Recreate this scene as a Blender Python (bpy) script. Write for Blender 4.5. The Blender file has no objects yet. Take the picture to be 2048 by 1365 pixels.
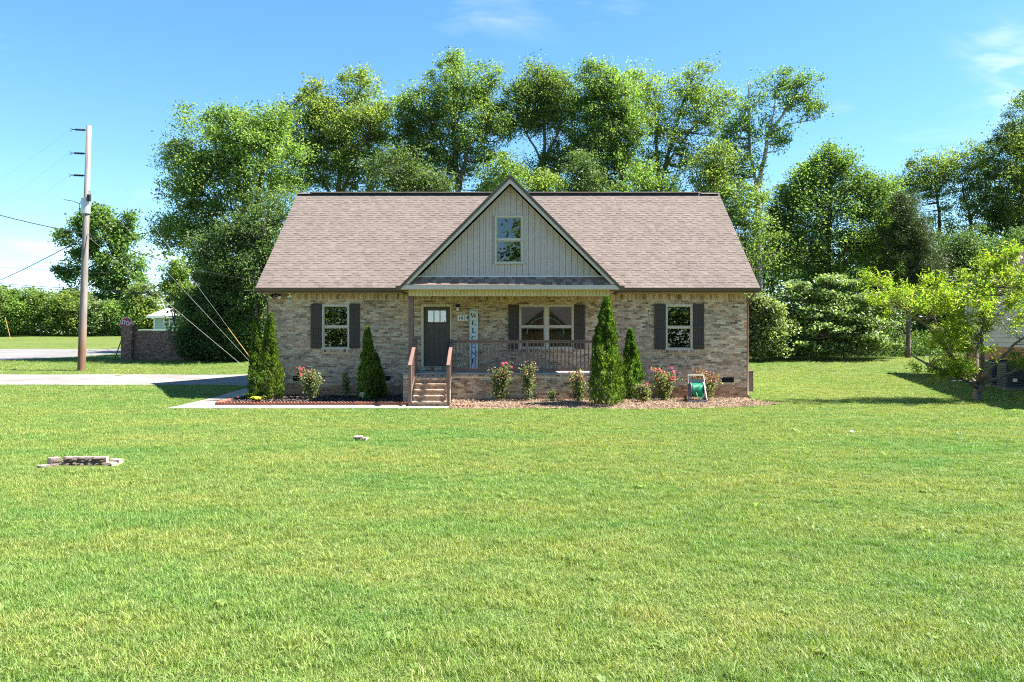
import bpy, math, random
import numpy as np
from mathutils import Vector, Matrix

rng = np.random.default_rng(7)
random.seed(7)
D = bpy.data
SC = bpy.context.scene
COL = SC.collection

# ------------------------------------------------------------------ camera, sky, sun, exposure
F = 1542.0                       # focal length in pixels of a 2048 wide picture
CAMZ = 2.0
HY = 682.5                       # row of the horizon
cam_d = D.cameras.new('camera')
cam = D.objects.new('camera', cam_d)
COL.objects.link(cam)
cam.location = (0, 0, CAMZ)
cam.rotation_euler = (math.radians(90), 0, 0)
cam_d.sensor_width = 36
cam_d.lens = 36 * F / 2048
cam_d.clip_start = 0.1
cam_d.clip_end = 3000
SC.camera = cam

SUN_EL = math.radians(52)
SUN_AZ = math.radians(91.5)        # from +Y towards +X
world = D.worlds.new('World')
SC.world = world
world.use_nodes = True
wt = world.node_tree
wt.nodes.clear()
def wn(t, **kw):
    n = wt.nodes.new(t)
    for k, v in kw.items():
        setattr(n, k, v)
    return n
w_out = wn('ShaderNodeOutputWorld')
w_bg = wn('ShaderNodeBackground')
w_bg.inputs['Strength'].default_value = 0.083
w_sky = wn('ShaderNodeTexSky', sky_type='NISHITA', sun_disc=False, sun_elevation=SUN_EL, sun_rotation=SUN_AZ)
w_sky.altitude = 1500
w_sky.air_density = 0.88
w_sky.dust_density = 0.0
w_sky.ozone_density = 3.0
# thin cirrus: stretched noise on the sky dome
w_tc = wn('ShaderNodeTexCoord')
w_map = wn('ShaderNodeMapping')
w_map.inputs['Scale'].default_value = (1.0, 1.0, 3.2)
w_map.inputs['Rotation'].default_value = (0.0, 0.35, 0.4)
w_map.inputs['Location'].default_value = (0.35, 0.1, 0.18)
w_n = wn('ShaderNodeTexNoise')
w_n.inputs['Scale'].default_value = 2.3
w_n.inputs['Detail'].default_value = 7
w_n.inputs['Roughness'].default_value = 0.55
w_n.inputs['Distortion'].default_value = 0.4
w_r = wn('ShaderNodeValToRGB')
w_r.color_ramp.elements[0].position = 0.60
w_r.color_ramp.elements[0].color = (0, 0, 0, 1)
w_r.color_ramp.elements[1].position = 0.82
w_r.color_ramp.elements[1].color = (0.42, 0.42, 0.42, 1)
w_mix = wn('ShaderNodeMix', data_type='RGBA')
w_mix.inputs[7].default_value = (3.6, 3.75, 3.9, 1)
wl = wt.links.new
wl(w_tc.outputs['Generated'], w_map.inputs['Vector'])
wl(w_map.outputs['Vector'], w_n.inputs['Vector'])
wl(w_n.outputs['Fac'], w_r.inputs['Fac'])
w_sep = wn('ShaderNodeSeparateXYZ')
wl(w_tc.outputs['Generated'], w_sep.inputs[0])
w_y = wn('ShaderNodeMath', operation='MAXIMUM'); w_y.inputs[1].default_value = 0.15
wl(w_sep.outputs['Y'], w_y.inputs[0])
w_u = wn('ShaderNodeMath', operation='DIVIDE'); wl(w_sep.outputs['X'], w_u.inputs[0]); wl(w_y.outputs[0], w_u.inputs[1])
w_v = wn('ShaderNodeMath', operation='DIVIDE'); wl(w_sep.outputs['Z'], w_v.inputs[0]); wl(w_y.outputs[0], w_v.inputs[1])
w_uv = wn('ShaderNodeCombineXYZ'); wl(w_u.outputs[0], w_uv.inputs[0]); wl(w_v.outputs[0], w_uv.inputs[1])
w_cn = wn('ShaderNodeTexNoise'); w_cn.inputs['Scale'].default_value = 9.0; w_cn.inputs['Detail'].default_value = 6; w_cn.inputs['Distortion'].default_value = .6
w_cm = wn('ShaderNodeMapping'); w_cm.inputs['Scale'].default_value = (1, 3.0, 1); w_cm.inputs['Rotation'].default_value = (0, 0, .35)
wl(w_uv.outputs[0], w_cm.inputs[0]); wl(w_cm.outputs[0], w_cn.inputs['Vector'])
w_acc = w_r.outputs['Color']
# thin cirrus banks: direction (x/y, z/y), half sizes, tilt, strength
for (cu, cv, ru, rv, tilt, k_) in ((.645, .345, .075, .11, .5, .45), (.415, .305, .030, .012, -.15, .7), (-.600, .120, .075, .014, -.12, .5), (-.47, .113, .05, .013, -.1, .45), (-.03, .425, .11, .028, -.3, .35), (-.95, .3, .2, .05, .3, .5), (1.05, .5, .3, .06, .4, .5)):
    w_m = wn('ShaderNodeMapping', vector_type='TEXTURE')
    w_m.inputs['Location'].default_value = (cu, cv, 0); w_m.inputs['Rotation'].default_value = (0, 0, tilt); w_m.inputs['Scale'].default_value = (ru, rv, 1)
    wl(w_uv.outputs[0], w_m.inputs[0])
    w_len = wn('ShaderNodeVectorMath', operation='LENGTH'); wl(w_m.outputs[0], w_len.inputs[0])
    w_f = wn('ShaderNodeMapRange', interpolation_type='SMOOTHERSTEP'); w_f.inputs['From Min'].default_value = 1.25; w_f.inputs['From Max'].default_value = 0.0
    wl(w_len.outputs['Value'], w_f.inputs['Value'])
    w_c = wn('ShaderNodeMapRange', interpolation_type='SMOOTHSTEP'); w_c.inputs['From Min'].default_value = .34; w_c.inputs['From Max'].default_value = .72; w_c.inputs['To Max'].default_value = k_
    wl(w_cn.outputs['Fac'], w_c.inputs['Value'])
    w_p = wn('ShaderNodeMath', operation='MULTIPLY'); wl(w_f.outputs[0], w_p.inputs[0]); wl(w_c.outputs[0], w_p.inputs[1])
    w_a = wn('ShaderNodeMath', operation='MAXIMUM'); wl(w_acc, w_a.inputs[0]); wl(w_p.outputs[0], w_a.inputs[1])
    w_acc = w_a.outputs[0]
wl(w_acc, w_mix.inputs[0])
w_hs = wn('ShaderNodeHueSaturation')
w_hs.inputs['Saturation'].default_value = 1.2
wl(w_sky.outputs['Color'], w_hs.inputs['Color'])
w_k = wn('ShaderNodeVectorMath', operation='MULTIPLY_ADD')
w_k.inputs[1].default_value = (.075, .075, .075); w_k.inputs[2].default_value = (1, 1, 1)
w_dv = wn('ShaderNodeVectorMath', operation='DIVIDE')
wl(w_hs.outputs['Color'], w_k.inputs[0]); wl(w_hs.outputs['Color'], w_dv.inputs[0]); wl(w_k.outputs[0], w_dv.inputs[1])
wl(w_dv.outputs[0], w_mix.inputs[6])
wl(w_mix.outputs[2], w_bg.inputs['Color'])
wl(w_bg.outputs[0], w_out.inputs['Surface'])

sun_d = D.lights.new('sun', 'SUN')
sun_d.energy = 4.3
sun_d.angle = math.radians(0.5)
sun_d.color = (1.0, 0.945, 0.86)
sun = D.objects.new('sun', sun_d)
COL.objects.link(sun)
sdir = Vector((math.cos(SUN_EL) * math.sin(SUN_AZ), math.cos(SUN_EL) * math.cos(SUN_AZ), math.sin(SUN_EL)))
sun.rotation_euler = sdir.to_track_quat('Z', 'Y').to_euler()
sun.location = (30, 10, 40)

vs = SC.view_settings
vs.view_transform = 'Standard'
vs.look = 'None'
vs.gamma = 1.0
vs.use_curve_mapping = False
vs.exposure = 2.38
cy = SC.cycles
cy.use_denoising = False
cy.filter_width = 1.1
cy.use_adaptive_sampling = False
cy.max_bounces = 7
cy.diffuse_bounces = 4
cy.glossy_bounces = 3
cy.transmission_bounces = 4
cy.transparent_max_bounces = 12
cy.caustics_reflective = False
cy.caustics_refractive = False
cy.sample_clamp_indirect = 6.0

# ------------------------------------------------------------------ helpers
OFF = {}                         # world offset of each object that parents others

def tag(o, label=None, cat=None, group=None, kind=None):
    if label: o['label'] = label
    if cat: o['category'] = cat
    if group: o['group'] = group
    if kind: o['kind'] = kind
    return o

def thing(name, label, cat, loc=(0, 0, 0), group=None):
    o = D.objects.new(name, None)
    o.empty_display_size = 0.2
    COL.objects.link(o)
    o.location = loc
    OFF[o.name] = Vector(loc)
    return tag(o, label, cat, group)

def put(name, me, parent=None, loc=None):
    o = D.objects.new(name, me)
    COL.objects.link(o)
    if parent is not None:
        o.parent = parent
        off = OFF.get(parent.name, Vector((0, 0, 0)))
        o.location = (Vector(loc) - off) if loc is not None else -off
        OFF[o.name] = Vector(loc) if loc is not None else Vector((0, 0, 0))
    else:
        o.location = loc if loc is not None else (0, 0, 0)
        OFF[o.name] = Vector(o.location)
    return o

def copy_tree(o, parent=None):
    c = o.copy()
    COL.objects.link(c)
    if parent is not None:
        c.parent = parent
    for ch in o.children:
        copy_tree(ch, c)
    return c

class MB:
    """collects faces in world space and links them as one mesh object"""
    def __init__(s):
        s.v, s.f, s.m, s.t = [], [], [], []
        s.tint = 0.5
        s.mi = 0
    def add(s, vs_, fs):
        n = len(s.v)
        s.v.extend([tuple(p) for p in vs_])
        s.t.extend([s.tint] * len(vs_))
        for f in fs:
            s.f.append(tuple(n + i for i in f))
            s.m.append(s.mi)
    def box(s, x0, x1, y0, y1, z0, z1, skip=''):
        P = [(x0, y0, z0), (x1, y0, z0), (x1, y1, z0), (x0, y1, z0), (x0, y0, z1), (x1, y0, z1), (x1, y1, z1), (x0, y1, z1)]
        fs = {'b': (0, 3, 2, 1), 't': (4, 5, 6, 7), 'f': (0, 1, 5, 4), 'r': (1, 2, 6, 5), 'k': (2, 3, 7, 6), 'l': (3, 0, 4, 7)}
        s.add(P, [fs[k] for k in fs if k not in skip])
        return s
    def obox(s, c, ax, ay, az):
        """oriented box: centre and three half axes"""
        c, ax, ay, az = Vector(c), Vector(ax), Vector(ay), Vector(az)
        P = [c - ax - ay - az, c + ax - ay - az, c + ax + ay - az, c - ax + ay - az,
             c - ax - ay + az, c + ax - ay + az, c + ax + ay + az, c - ax + ay + az]
        s.add(P, [(0, 3, 2, 1), (4, 5, 6, 7), (0, 1, 5, 4), (1, 2, 6, 5), (2, 3, 7, 6), (3, 0, 4, 7)])
        return s
    def bar(s, a, b, w, h, up=(0, 0, 1)):
        a, b = Vector(a), Vector(b)
        d = (b - a)
        L = d.length
        d.normalize()
        u = Vector(up)
        sx = d.cross(u).normalized()
        u = sx.cross(d).normalized()
        return s.obox((a + b) / 2, d * L / 2, sx * w / 2, u * h / 2)
    def tube(s, pts, rad, n=6, cap=True):
        pts = [Vector(p) for p in pts]
        if not hasattr(rad, '__len__'): rad = [rad] * len(pts)
        rings = []
        prev = None
        for i, p in enumerate(pts):
            a = pts[max(i - 1, 0)]
            b = pts[min(i + 1, len(pts) - 1)]
            d = (b - a).normalized()
            if prev is None:
                up = Vector((0, 0, 1)) if abs(d.z) < 0.9 else Vector((1, 0, 0))
                e1 = d.cross(up).normalized()
            else:
                e1 = (prev - d * prev.dot(d)).normalized()
            e2 = d.cross(e1)
            prev = e1
            rings.append([p + (e1 * math.cos(2 * math.pi * k / n) + e2 * math.sin(2 * math.pi * k / n)) * rad[i] for k in range(n)])
        V = [q for r in rings for q in r]
        Fc = []
        for i in range(len(pts) - 1):
            for k in range(n):
                k2 = (k + 1) % n
                Fc.append((i * n + k, i * n + k2, (i + 1) * n + k2, (i + 1) * n + k))
        if cap:
            Fc.append(tuple(range(n - 1, -1, -1)))
            Fc.append(tuple((len(pts) - 1) * n + k for k in range(n)))
        s.add(V, Fc)
        return s
    def prism(s, poly, y0, y1):
        """polygon in XZ (counter clockwise seen from -Y) extruded along Y"""
        n = len(poly)
        V = [(x, y0, z) for x, z in poly] + [(x, y1, z) for x, z in poly]
        Fc = [tuple(range(n)), tuple(range(2 * n - 1, n - 1, -1))]
        for i in range(n):
            j = (i + 1) % n
            Fc.append((j, i, n + i, n + j))
        s.add(V, Fc)
        return s
    def mesh(s, name, mats, smooth=False, recenter=None):
        me = D.meshes.new(name)
        V = s.v
        if recenter is not None:
            V = [(a - recenter[0], b - recenter[1], c - recenter[2]) for a, b, c in V]
        me.from_pydata(V, [], s.f)
        if not isinstance(mats, (list, tuple)): mats = [mats]
        for m in mats: me.materials.append(m)
        if len(mats) > 1: me.polygons.foreach_set('material_index', s.m)
        at = me.attributes.new('tint', 'FLOAT', 'POINT')
        at.data.foreach_set('value', s.t)
        if smooth: me.polygons.foreach_set('use_smooth', [True] * len(s.f))
        me.update()
        return me
    def build(s, name, mats, parent=None, smooth=False, kind=None):
        o = put(name, s.mesh(name, mats, smooth), parent)
        if kind: o['kind'] = kind
        return o

def quads_mesh(name, V, mat, tint=None):
    """V: (n*4,3) array of separate quads"""
    n = len(V) // 4
    me = D.meshes.new(name)
    me.vertices.add(n * 4)
    me.vertices.foreach_set('co', np.ascontiguousarray(V, dtype=np.float32).ravel())
    me.loops.add(n * 4)
    me.loops.foreach_set('vertex_index', np.arange(n * 4, dtype=np.int32))
    me.polygons.add(n)
    me.polygons.foreach_set('loop_start', np.arange(0, n * 4, 4, dtype=np.int32))
    me.polygons.foreach_set('loop_total', np.full(n, 4, dtype=np.int32))
    if tint is not None:
        at = me.attributes.new('tint', 'FLOAT', 'POINT')
        at.data.foreach_set('value', np.repeat(np.asarray(tint, dtype=np.float32), 4))
    me.materials.append(mat)
    me.update(calc_edges=True)
    return me

def unit(a):
    return a / np.maximum(np.linalg.norm(a, axis=-1, keepdims=True), 1e-9)

def leaf_quads(C, L, W, up=0.6, droop=None, fold=0.0):
    """rhombic leaves at centres C, length L, width W"""
    n = len(C)
    L = np.broadcast_to(np.asarray(L, dtype=float), (n,))[:, None]
    W = np.broadcast_to(np.asarray(W, dtype=float), (n,))[:, None]
    if droop is None:
        N = unit(rng.normal(size=(n, 3)) + np.array([0, 0, up]))
        T = unit(np.cross(N, rng.normal(size=(n, 3))))
    else:
        T = unit(rng.normal(size=(n, 3)) * np.array([1, 1, 0.7]) + np.array([0, 0, -droop]))
        N = unit(np.cross(T, rng.normal(size=(n, 3))))
    B = np.cross(N, T)
    V = np.empty((n, 4, 3))
    V[:, 0] = C - T * L * 0.5
    V[:, 1] = C + B * W * 0.5 + N * L * 0.06
    V[:, 2] = C + T * L * 0.5 - N * L * 0.08
    V[:, 3] = C - B * W * 0.5 + N * L * 0.06
    return V.reshape(-1, 3)

# ------------------------------------------------------------------ materials
class NT:
    def __init__(s, name):
        s.m = D.materials.new(name)
        s.m.use_nodes = True
        s.t = s.m.node_tree
        s.b = s.t.nodes['Principled BSDF']
        s.out = s.t.nodes['Material Output']
    def n(s, t, ins=None, **kw):
        x = s.t.nodes.new(t)
        for k, v in kw.items(): setattr(x, k, v)
        for k, v in (ins or {}).items():
            if isinstance(v, tuple) and len(v) == 2 and hasattr(v[0], 'outputs'):
                s.t.links.new(v[0].outputs[v[1]], x.inputs[k])
            elif hasattr(v, 'outputs'):
                s.t.links.new(v.outputs[0], x.inputs[k])
            else:
                x.inputs[k].default_value = v
        return x
    def l(s, a, ao, b, bi):
        s.t.links.new(a.outputs[ao], b.inputs[bi])
    def ramp(s, fac, stops, interp='LINEAR'):
        r = s.n('ShaderNodeValToRGB')
        cr = r.color_ramp
        cr.interpolation = interp
        while len(cr.elements) < len(stops): cr.elements.new(0.5)
        for e, (p, c) in zip(cr.elements, stops):
            e.position = p
            e.color = (c[0], c[1], c[2], 1) if hasattr(c, '__len__') else (c, c, c, 1)
        s.t.links.new(fac[0].outputs[fac[1]], r.inputs['Fac'])
        return r
    def mix(s, fac, a, b, mode='MIX'):
        x = s.n('ShaderNodeMix', data_type='RGBA', blend_type=mode)
        for i, v in ((0, fac), (6, a), (7, b)):
            if isinstance(v, tuple) and len(v) == 2 and hasattr(v[0], 'outputs'):
                s.t.links.new(v[0].outputs[v[1]], x.inputs[i])
            elif isinstance(v, tuple):
                x.inputs[i].default_value = (*v[:3], 1)
            else:
                x.inputs[i].default_value = v
        return (x, 2)
    def pos(s):
        g = s.n('ShaderNodeNewGeometry')
        return (g, 'Position')
    def noise(s, scale, detail=4, rough=0.55, vec=None):
        n = s.n('ShaderNodeTexNoise')
        n.inputs['Scale'].default_value = scale
        n.inputs['Detail'].default_value = detail
        n.inputs['Roughness'].default_value = rough
        v = vec or s.pos()
        s.t.links.new(v[0].outputs[v[1]], n.inputs['Vector'])
        return (n, 'Fac')
    def attr(s, name):
        a = s.n('ShaderNodeAttribute')
        a.attribute_name = name
        return (a, 'Fac')
    def color(s, c):
        s.t.links.new(c[0].outputs[c[1]], s.b.inputs['Base Color'])
    def bump(s, h, dist, strength=1.0):
        b = s.n('ShaderNodeBump')
        b.inputs['Distance'].default_value = dist
        b.inputs['Strength'].default_value = strength
        s.t.links.new(h[0].outputs[h[1]], b.inputs['Height'])
        s.t.links.new(b.outputs[0], s.b.inputs['Normal'])

def plain(name, col, rough=0.6, var=0.15, scale=3.0, metal=0.0, bump=0.0, spec=0.4):
    k = NT(name)
    n1 = k.noise(scale, 5, 0.6)
    lo = tuple(c * (1 - var) for c in col)
    hi = tuple(min(1, c * (1 + var)) for c in col)
    k.color((k.ramp(n1, [(0.3, lo), (0.7, hi)]), 'Color'))
    k.b.inputs['Roughness'].default_value = rough
    k.b.inputs['Metallic'].default_value = metal
    k.b.inputs['Specular IOR Level'].default_value = spec
    if bump: k.bump(k.noise(scale * 12, 3), bump)
    return k.m

def leaf_mat(name, stops, trans=0.35, rough=0.5, big=0.25, spec=0.3):
    """leaves: a colour per leaf, slow drift over the crown, light coming through"""
    k = NT(name)
    g = k.n('ShaderNodeNewGeometry')
    r = k.ramp((g, 'Random Per Island'), stops)
    oi = k.n('ShaderNodeObjectInfo')
    n1 = k.noise(big, 2)
    hs = k.n('ShaderNodeHueSaturation')
    m1 = k.n('ShaderNodeMapRange', {'From Min': 0.3, 'From Max': 0.7, 'To Min': 0.75, 'To Max': 1.25})
    k.l(n1[0], n1[1], m1, 'Value')
    k.l(m1, 0, hs, 'Value')
    m2 = k.n('ShaderNodeMapRange', {'From Min': 0.0, 'From Max': 1.0, 'To Min': 0.485, 'To Max': 0.515})
    k.l(oi, 'Random', m2, 'Value')
    k.l(m2, 0, hs, 'Hue')
    k.l(r, 'Color', hs, 'Color')
    k.l(hs, 'Color', k.b, 'Base Color')
    k.b.inputs['Roughness'].default_value = rough
    k.b.inputs['Specular IOR Level'].default_value = spec
    tr = k.n('ShaderNodeBsdfTranslucent')
    warm = k.mix(1.0, (hs, 'Color'), (1.22, 1.4, 0.66), 'MULTIPLY')
    k.l(warm[0], warm[1], tr, 'Color')
    mx = k.n('ShaderNodeMixShader')
    mx.inputs[0].default_value = min(.6, trans * 1.15)
    k.l(k.b, 0, mx, 1)
    k.l(tr, 0, mx, 2)
    k.l(mx, 0, k.out, 'Surface')
    return k.m

M = {}
M['leaf'] = leaf_mat('leaf_broad', [(0.0, (.06, .105, .03)), (.35, (.12, .19, .05)), (.75, (.18, .26, .07)), (1, (.28, .32, .10))], trans=.5)
M['leaf_light'] = leaf_mat('leaf_light', [(0.0, (.08, .13, .035)), (.4, (.155, .235, .06)), (.8, (.225, .305, .08)), (1, (.33, .36, .11))], trans=.5)
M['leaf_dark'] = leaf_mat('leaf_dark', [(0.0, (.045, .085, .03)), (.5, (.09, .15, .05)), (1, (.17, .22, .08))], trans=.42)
M['leaf_pale'] = leaf_mat('leaf_pale', [(0.0, (.08, .12, .05)), (.5, (.17, .22, .08)), (1, (.33, .36, .19))], trans=.45, rough=.4, spec=.5)
M['needle'] = leaf_mat('needle', [(0.0, (.03, .055, .018)), (.5, (.06, .095, .026)), (1, (.10, .13, .04))], trans=.25)
M['arbor'] = leaf_mat('arborvitae_spray', [(0.0, (.035, .075, .014)), (.45, (.08, .145, .02)), (.85, (.14, .21, .03)), (1, (.21, .26, .045))], trans=.38, big=1.5)
M['peach'] = leaf_mat('peach_leaf', [(0.0, (.09, .17, .02)), (.45, (.17, .27, .03)), (.9, (.33, .39, .04)), (1, (.45, .42, .05))], trans=.5, big=.8, rough=.4)
M['rose_leaf'] = leaf_mat('rose_leaf', [(0.0, (.07, .10, .035)), (.5, (.15, .19, .07)), (.9, (.30, .31, .17)), (1, (.30, .15, .11))], trans=.4, big=2)
M['rose_red_leaf'] = leaf_mat('rose_red_leaf', [(0.0, (.18, .06, .05)), (.5, (.30, .13, .09)), (1, (.24, .22, .10))], trans=.3, big=2)
M['petal'] = leaf_mat('rose_petal', [(0.0, (.52, .035, .15)), (.5, (.72, .10, .28)), (1, (.85, .32, .45))], trans=.3, big=2)
M['petal_white'] = leaf_mat('petal_cream', [(0.0, (.5, .46, .36)), (1, (.75, .72, .6))], trans=.2, big=2)
M['hosta'] = leaf_mat('hosta_leaf', [(0.0, (.28, .30, .03)), (.6, (.42, .40, .04)), (1, (.52, .46, .07))], trans=.3, big=2)
M['bark'] = plain('bark', (.15, .12, .095), .9, .4, 6, bump=.02)
M['bark_pale'] = plain('bark_pale', (.30, .27, .23), .9, .35, 4, bump=.02)
M['bark_dark'] = plain('bark_dark', (.07, .055, .045), .9, .4, 8, bump=.015)
M['stem'] = plain('stem_green', (.12, .12, .05), .8, .3, 8)

# ground
def ground_mat():
    k = NT('lawn_soil')
    n1 = k.noise(0.22, 4)
    n2 = k.noise(1.7, 5)
    a = k.ramp(n1, [(.35, (.085, .125, .03)), (.65, (.125, .15, .04))])
    b = k.ramp(n2, [(.3, (.07, .115, .025)), (.55, (.11, .15, .035)), (.75, (.17, .165, .06))])
    c = k.mix(.5, (a, 'Color'), (b, 'Color'))
    n3 = k.noise(28, 3)
    d = k.mix(1.0, c, (k.ramp(n3, [(.3, .6), (.7, 1.35)]), 'Color'), 'MULTIPLY')
    k.color(d)
    k.b.inputs['Roughness'].default_value = .95
    k.b.inputs['Specular IOR Level'].default_value = .1
    k.bump(k.noise(40, 3), .05)
    return k.m
M['lawn'] = ground_mat()

def grass_mat():
    k = NT('grass_blade')
    g = k.n('ShaderNodeNewGeometry')
    oi = k.n('ShaderNodeObjectInfo')
    blade = k.ramp((g, 'Random Per Island'), [(0, (.085, .15, .03)), (.35, (.165, .25, .05)), (.7, (.235, .32, .07)), (.88, (.31, .365, .105)), (.96, (.44, .43, .20)), (1, (.55, .50, .32))])
    gp = k.pos(); mpg = k.n('ShaderNodeMapping'); mpg.inputs['Scale'].default_value = (.20, .52, .3); k.l(gp[0], gp[1], mpg, 'Vector')
    n1 = k.noise(1.0, 5, .62, (mpg, 'Vector'))
    patch = k.ramp(n1, [(.32, (.62, .92, .80)), (.48, (.95, 1.0, .95)), (.64, (1.22, 1.06, 1.05))])
    n2 = k.noise(2.6, 4, .6)
    patch2 = k.ramp(n2, [(.3, (.70, .86, .8)), (.55, (1, 1, 1)), (.75, (1.16, 1.05, 1.1))])
    ir = k.ramp((oi, 'Random'), [(0, .78), (1, 1.22)])
    c = k.mix(1.0, (blade, 'Color'), (patch, 'Color'), 'MULTIPLY')
    c = k.mix(1.0, c, (patch2, 'Color'), 'MULTIPLY')
    c = k.mix(1.0, c, (ir, 'Color'), 'MULTIPLY')
    k.color(c)
    k.b.inputs['Roughness'].default_value = .45
    k.b.inputs['Specular IOR Level'].default_value = .3
    tr = k.n('ShaderNodeBsdfTranslucent')
    warm = k.mix(1.0, c, (1.15, 1.15, .5), 'MULTIPLY')
    k.l(warm[0], warm[1], tr, 'Color')
    mx = k.n('ShaderNodeMixShader')
    mx.inputs[0].default_value = .35
    k.l(k.b, 0, mx, 1)
    k.l(tr, 0, mx, 2)
    k.l(mx, 0, k.out, 'Surface')
    return k.m
M['grass'] = grass_mat()

def concrete(name, a, b, sc=1.2):
    k = NT(name)
    n1 = k.noise(sc, 6, .65)
    n2 = k.noise(45, 3)
    c = k.mix(1.0, (k.ramp(n1, [(.3, a), (.7, b)]), 'Color'), (k.ramp(n2, [(.3, .85), (.7, 1.1)]), 'Color'), 'MULTIPLY')
    k.color(c)
    k.b.inputs['Roughness'].default_value = .85
    k.b.inputs['Specular IOR Level'].default_value = .25
    k.bump(n2, .004)
    return k.m
def jointed(m, period):
    k = NT.__new__(NT); k.m = m; k.t = m.node_tree; k.b = k.t.nodes['Principled BSDF']
    g = k.pos(); sp = k.n('ShaderNodeSeparateXYZ'); k.l(g[0], g[1], sp, 0)
    d = k.n('ShaderNodeMath', operation='PINGPONG'); d.inputs[1].default_value = period / 2; k.l(sp, 'X', d, 0)
    r = k.ramp((d, 0), [(0, .55), (.012, .6), (.03, 1.0)])
    st = k.ramp(k.noise(.9, 6, .7), [(.3, .80), (.55, 1.0), (.75, 1.08)])
    src = k.b.inputs['Base Color'].links[0].from_socket
    c = k.mix(1.0, (st, 'Color'), (r, 'Color'), 'MULTIPLY')
    x = k.n('ShaderNodeMix', data_type='RGBA', blend_type='MULTIPLY'); x.inputs[0].default_value = 1
    k.t.links.new(src, x.inputs[6]); k.l(c[0], c[1], x, 7)
    k.t.links.new(x.outputs[2], k.b.inputs['Base Color'])
    return m
M['drive'] = concrete('driveway_concrete', (.165, .15, .14), (.245, .225, .21), .5)
jointed(M['drive'], 3.4)
M['road'] = concrete('road_asphalt', (.14, .132, .128), (.19, .182, .178), .4)
M['walk'] = concrete('walk_concrete', (.235, .205, .17), (.32, .285, .24))
M['mulch_dark'] = plain('mulch_dark', (.05, .042, .04), .95, .5, 20, bump=.05, spec=.1)
M['mulch_tan'] = plain('mulch_straw', (.29, .21, .145), .95, .4, 14, bump=.05, spec=.1)

def chip_mat(name, stops):
    k = NT(name)
    g = k.n('ShaderNodeNewGeometry')
    k.color((k.ramp((g, 'Random Per Island'), stops), 'Color'))
    k.b.inputs['Roughness'].default_value = .9
    k.b.inputs['Specular IOR Level'].default_value = .15
    return k.m
M['chip_dark'] = chip_mat('bark_chip_dark', [(0, (.025, .02, .02)), (.6, (.07, .055, .05)), (.9, (.14, .11, .09)), (1, (.3, .24, .2))])
M['chip_tan'] = chip_mat('straw_tan', [(0, (.18, .12, .08)), (.4, (.27, .19, .13)), (.8, (.35, .255, .18)), (1, (.44, .34, .26))])

def brick_mat(name, stops, white=.5):
    """a colour per brick (tint) with the cream smears and grit of tumbled brick"""
    k = NT(name)
    base = k.ramp(k.attr('tint'), stops, 'LINEAR')
    sm = k.noise(9, 5, .7)
    smr = k.ramp(sm, [(.44, 0.0), (.68, white)])
    c = k.mix((smr, 'Color'), (base, 'Color'), (.66, .56, .45))
    gr = k.noise(60, 3, .6)
    c = k.mix(1.0, c, (k.ramp(gr, [(.3, .78), (.7, 1.18)]), 'Color'), 'MULTIPLY')
    k.color(c)
    k.b.inputs['Roughness'].default_value = .9
    k.b.inputs['Specular IOR Level'].default_value = .2
    k.bump(gr, .004)
    return k.m
BR = [(0, (.13, .08, .055)), (.12, (.23, .145, .095)), (.28, (.37, .24, .16)), (.5, (.49, .34, .23)), (.7, (.64, .48, .335)), (.84, (.48, .30, .19)), (1, (.40, .21, .12))]
M['brick'] = brick_mat('tumbled_brick', BR, .5)
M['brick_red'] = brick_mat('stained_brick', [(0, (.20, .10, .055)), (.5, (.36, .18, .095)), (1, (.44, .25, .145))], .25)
M['brick_step'] = brick_mat('step_brick', [(0, (.13, .085, .06)), (.5, (.22, .145, .10)), (1, (.30, .205, .15))], .35)
M['brick_dark'] = brick_mat('dark_brick', [(0, (.06, .035, .035)), (.4, (.12, .065, .055)), (.8, (.18, .085, .06)), (1, (.26, .12, .08))], .3)
M['mortar'] = plain('mortar', (.70, .58, .43), .95, .15, 6, bump=.004)
M['mortar_grey'] = plain('mortar_grey', (.22, .19, .18), .95, .15, 6)

def shingle_mat(name, stops):
    k = NT(name)
    base = k.ramp(k.attr('tint'), stops)
    n1 = k.noise(.5, 4)
    c = k.mix(1.0, (base, 'Color'), (k.ramp(n1, [(.3, (.93, .92, .93)), (.7, (1.06, 1.04, 1.02))]), 'Color'), 'MULTIPLY')
    n2 = k.noise(120, 2)
    c = k.mix(1.0, c, (k.ramp(n2, [(.3, .8), (.7, 1.2)]), 'Color'), 'MULTIPLY')
    k.color(c)
    k.b.inputs['Roughness'].default_value = .95
    k.b.inputs['Specular IOR Level'].default_value = .15
    k.bump(n2, .003)
    return k.m
M['shingle'] = shingle_mat('brown_shingle', [(0, (.098, .080, .070)), (.5, (.132, .109, .096)), (1, (.168, .139, .122))])
M['shingle_dark'] = shingle_mat('pent_shingle', [(0, (.15, .10, .08)), (.5, (.24, .165, .13)), (1, (.33, .235, .185))])  # pent roof shingle tones, ramped from dark to pale brown by tint
M['shingle_grey'] = shingle_mat('grey_shingle', [(0, (.30, .29, .29)), (1, (.42, .41, .41))])
M['siding'] = plain('taupe_siding', (.51, .388, .362), .55, .04, 2)
M['trim'] = plain('taupe_trim', (.60, .475, .415), .5, .05, 2)
M['cream'] = plain('cream_vinyl', (.60, .51, .36), .5, .05, 2)
M['almond'] = plain('almond_window_frame', (.56, .465, .375), .4, .04, 3)
M['gutter'] = plain('brown_gutter', (.11, .072, .055), .35, .1, 2)
M['shutter'] = plain('charcoal_shutter', (.052, .036, .028), .55, .15, 4)
M['shutter_dark'] = M['shutter']
M['door'] = plain('brown_door_paint', (.085, .060, .048), .4, .08, 3)
M['rail_wood'] = plain('brown_stained_wood', (.17, .10, .08), .6, .2, 5, bump=.002)
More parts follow.
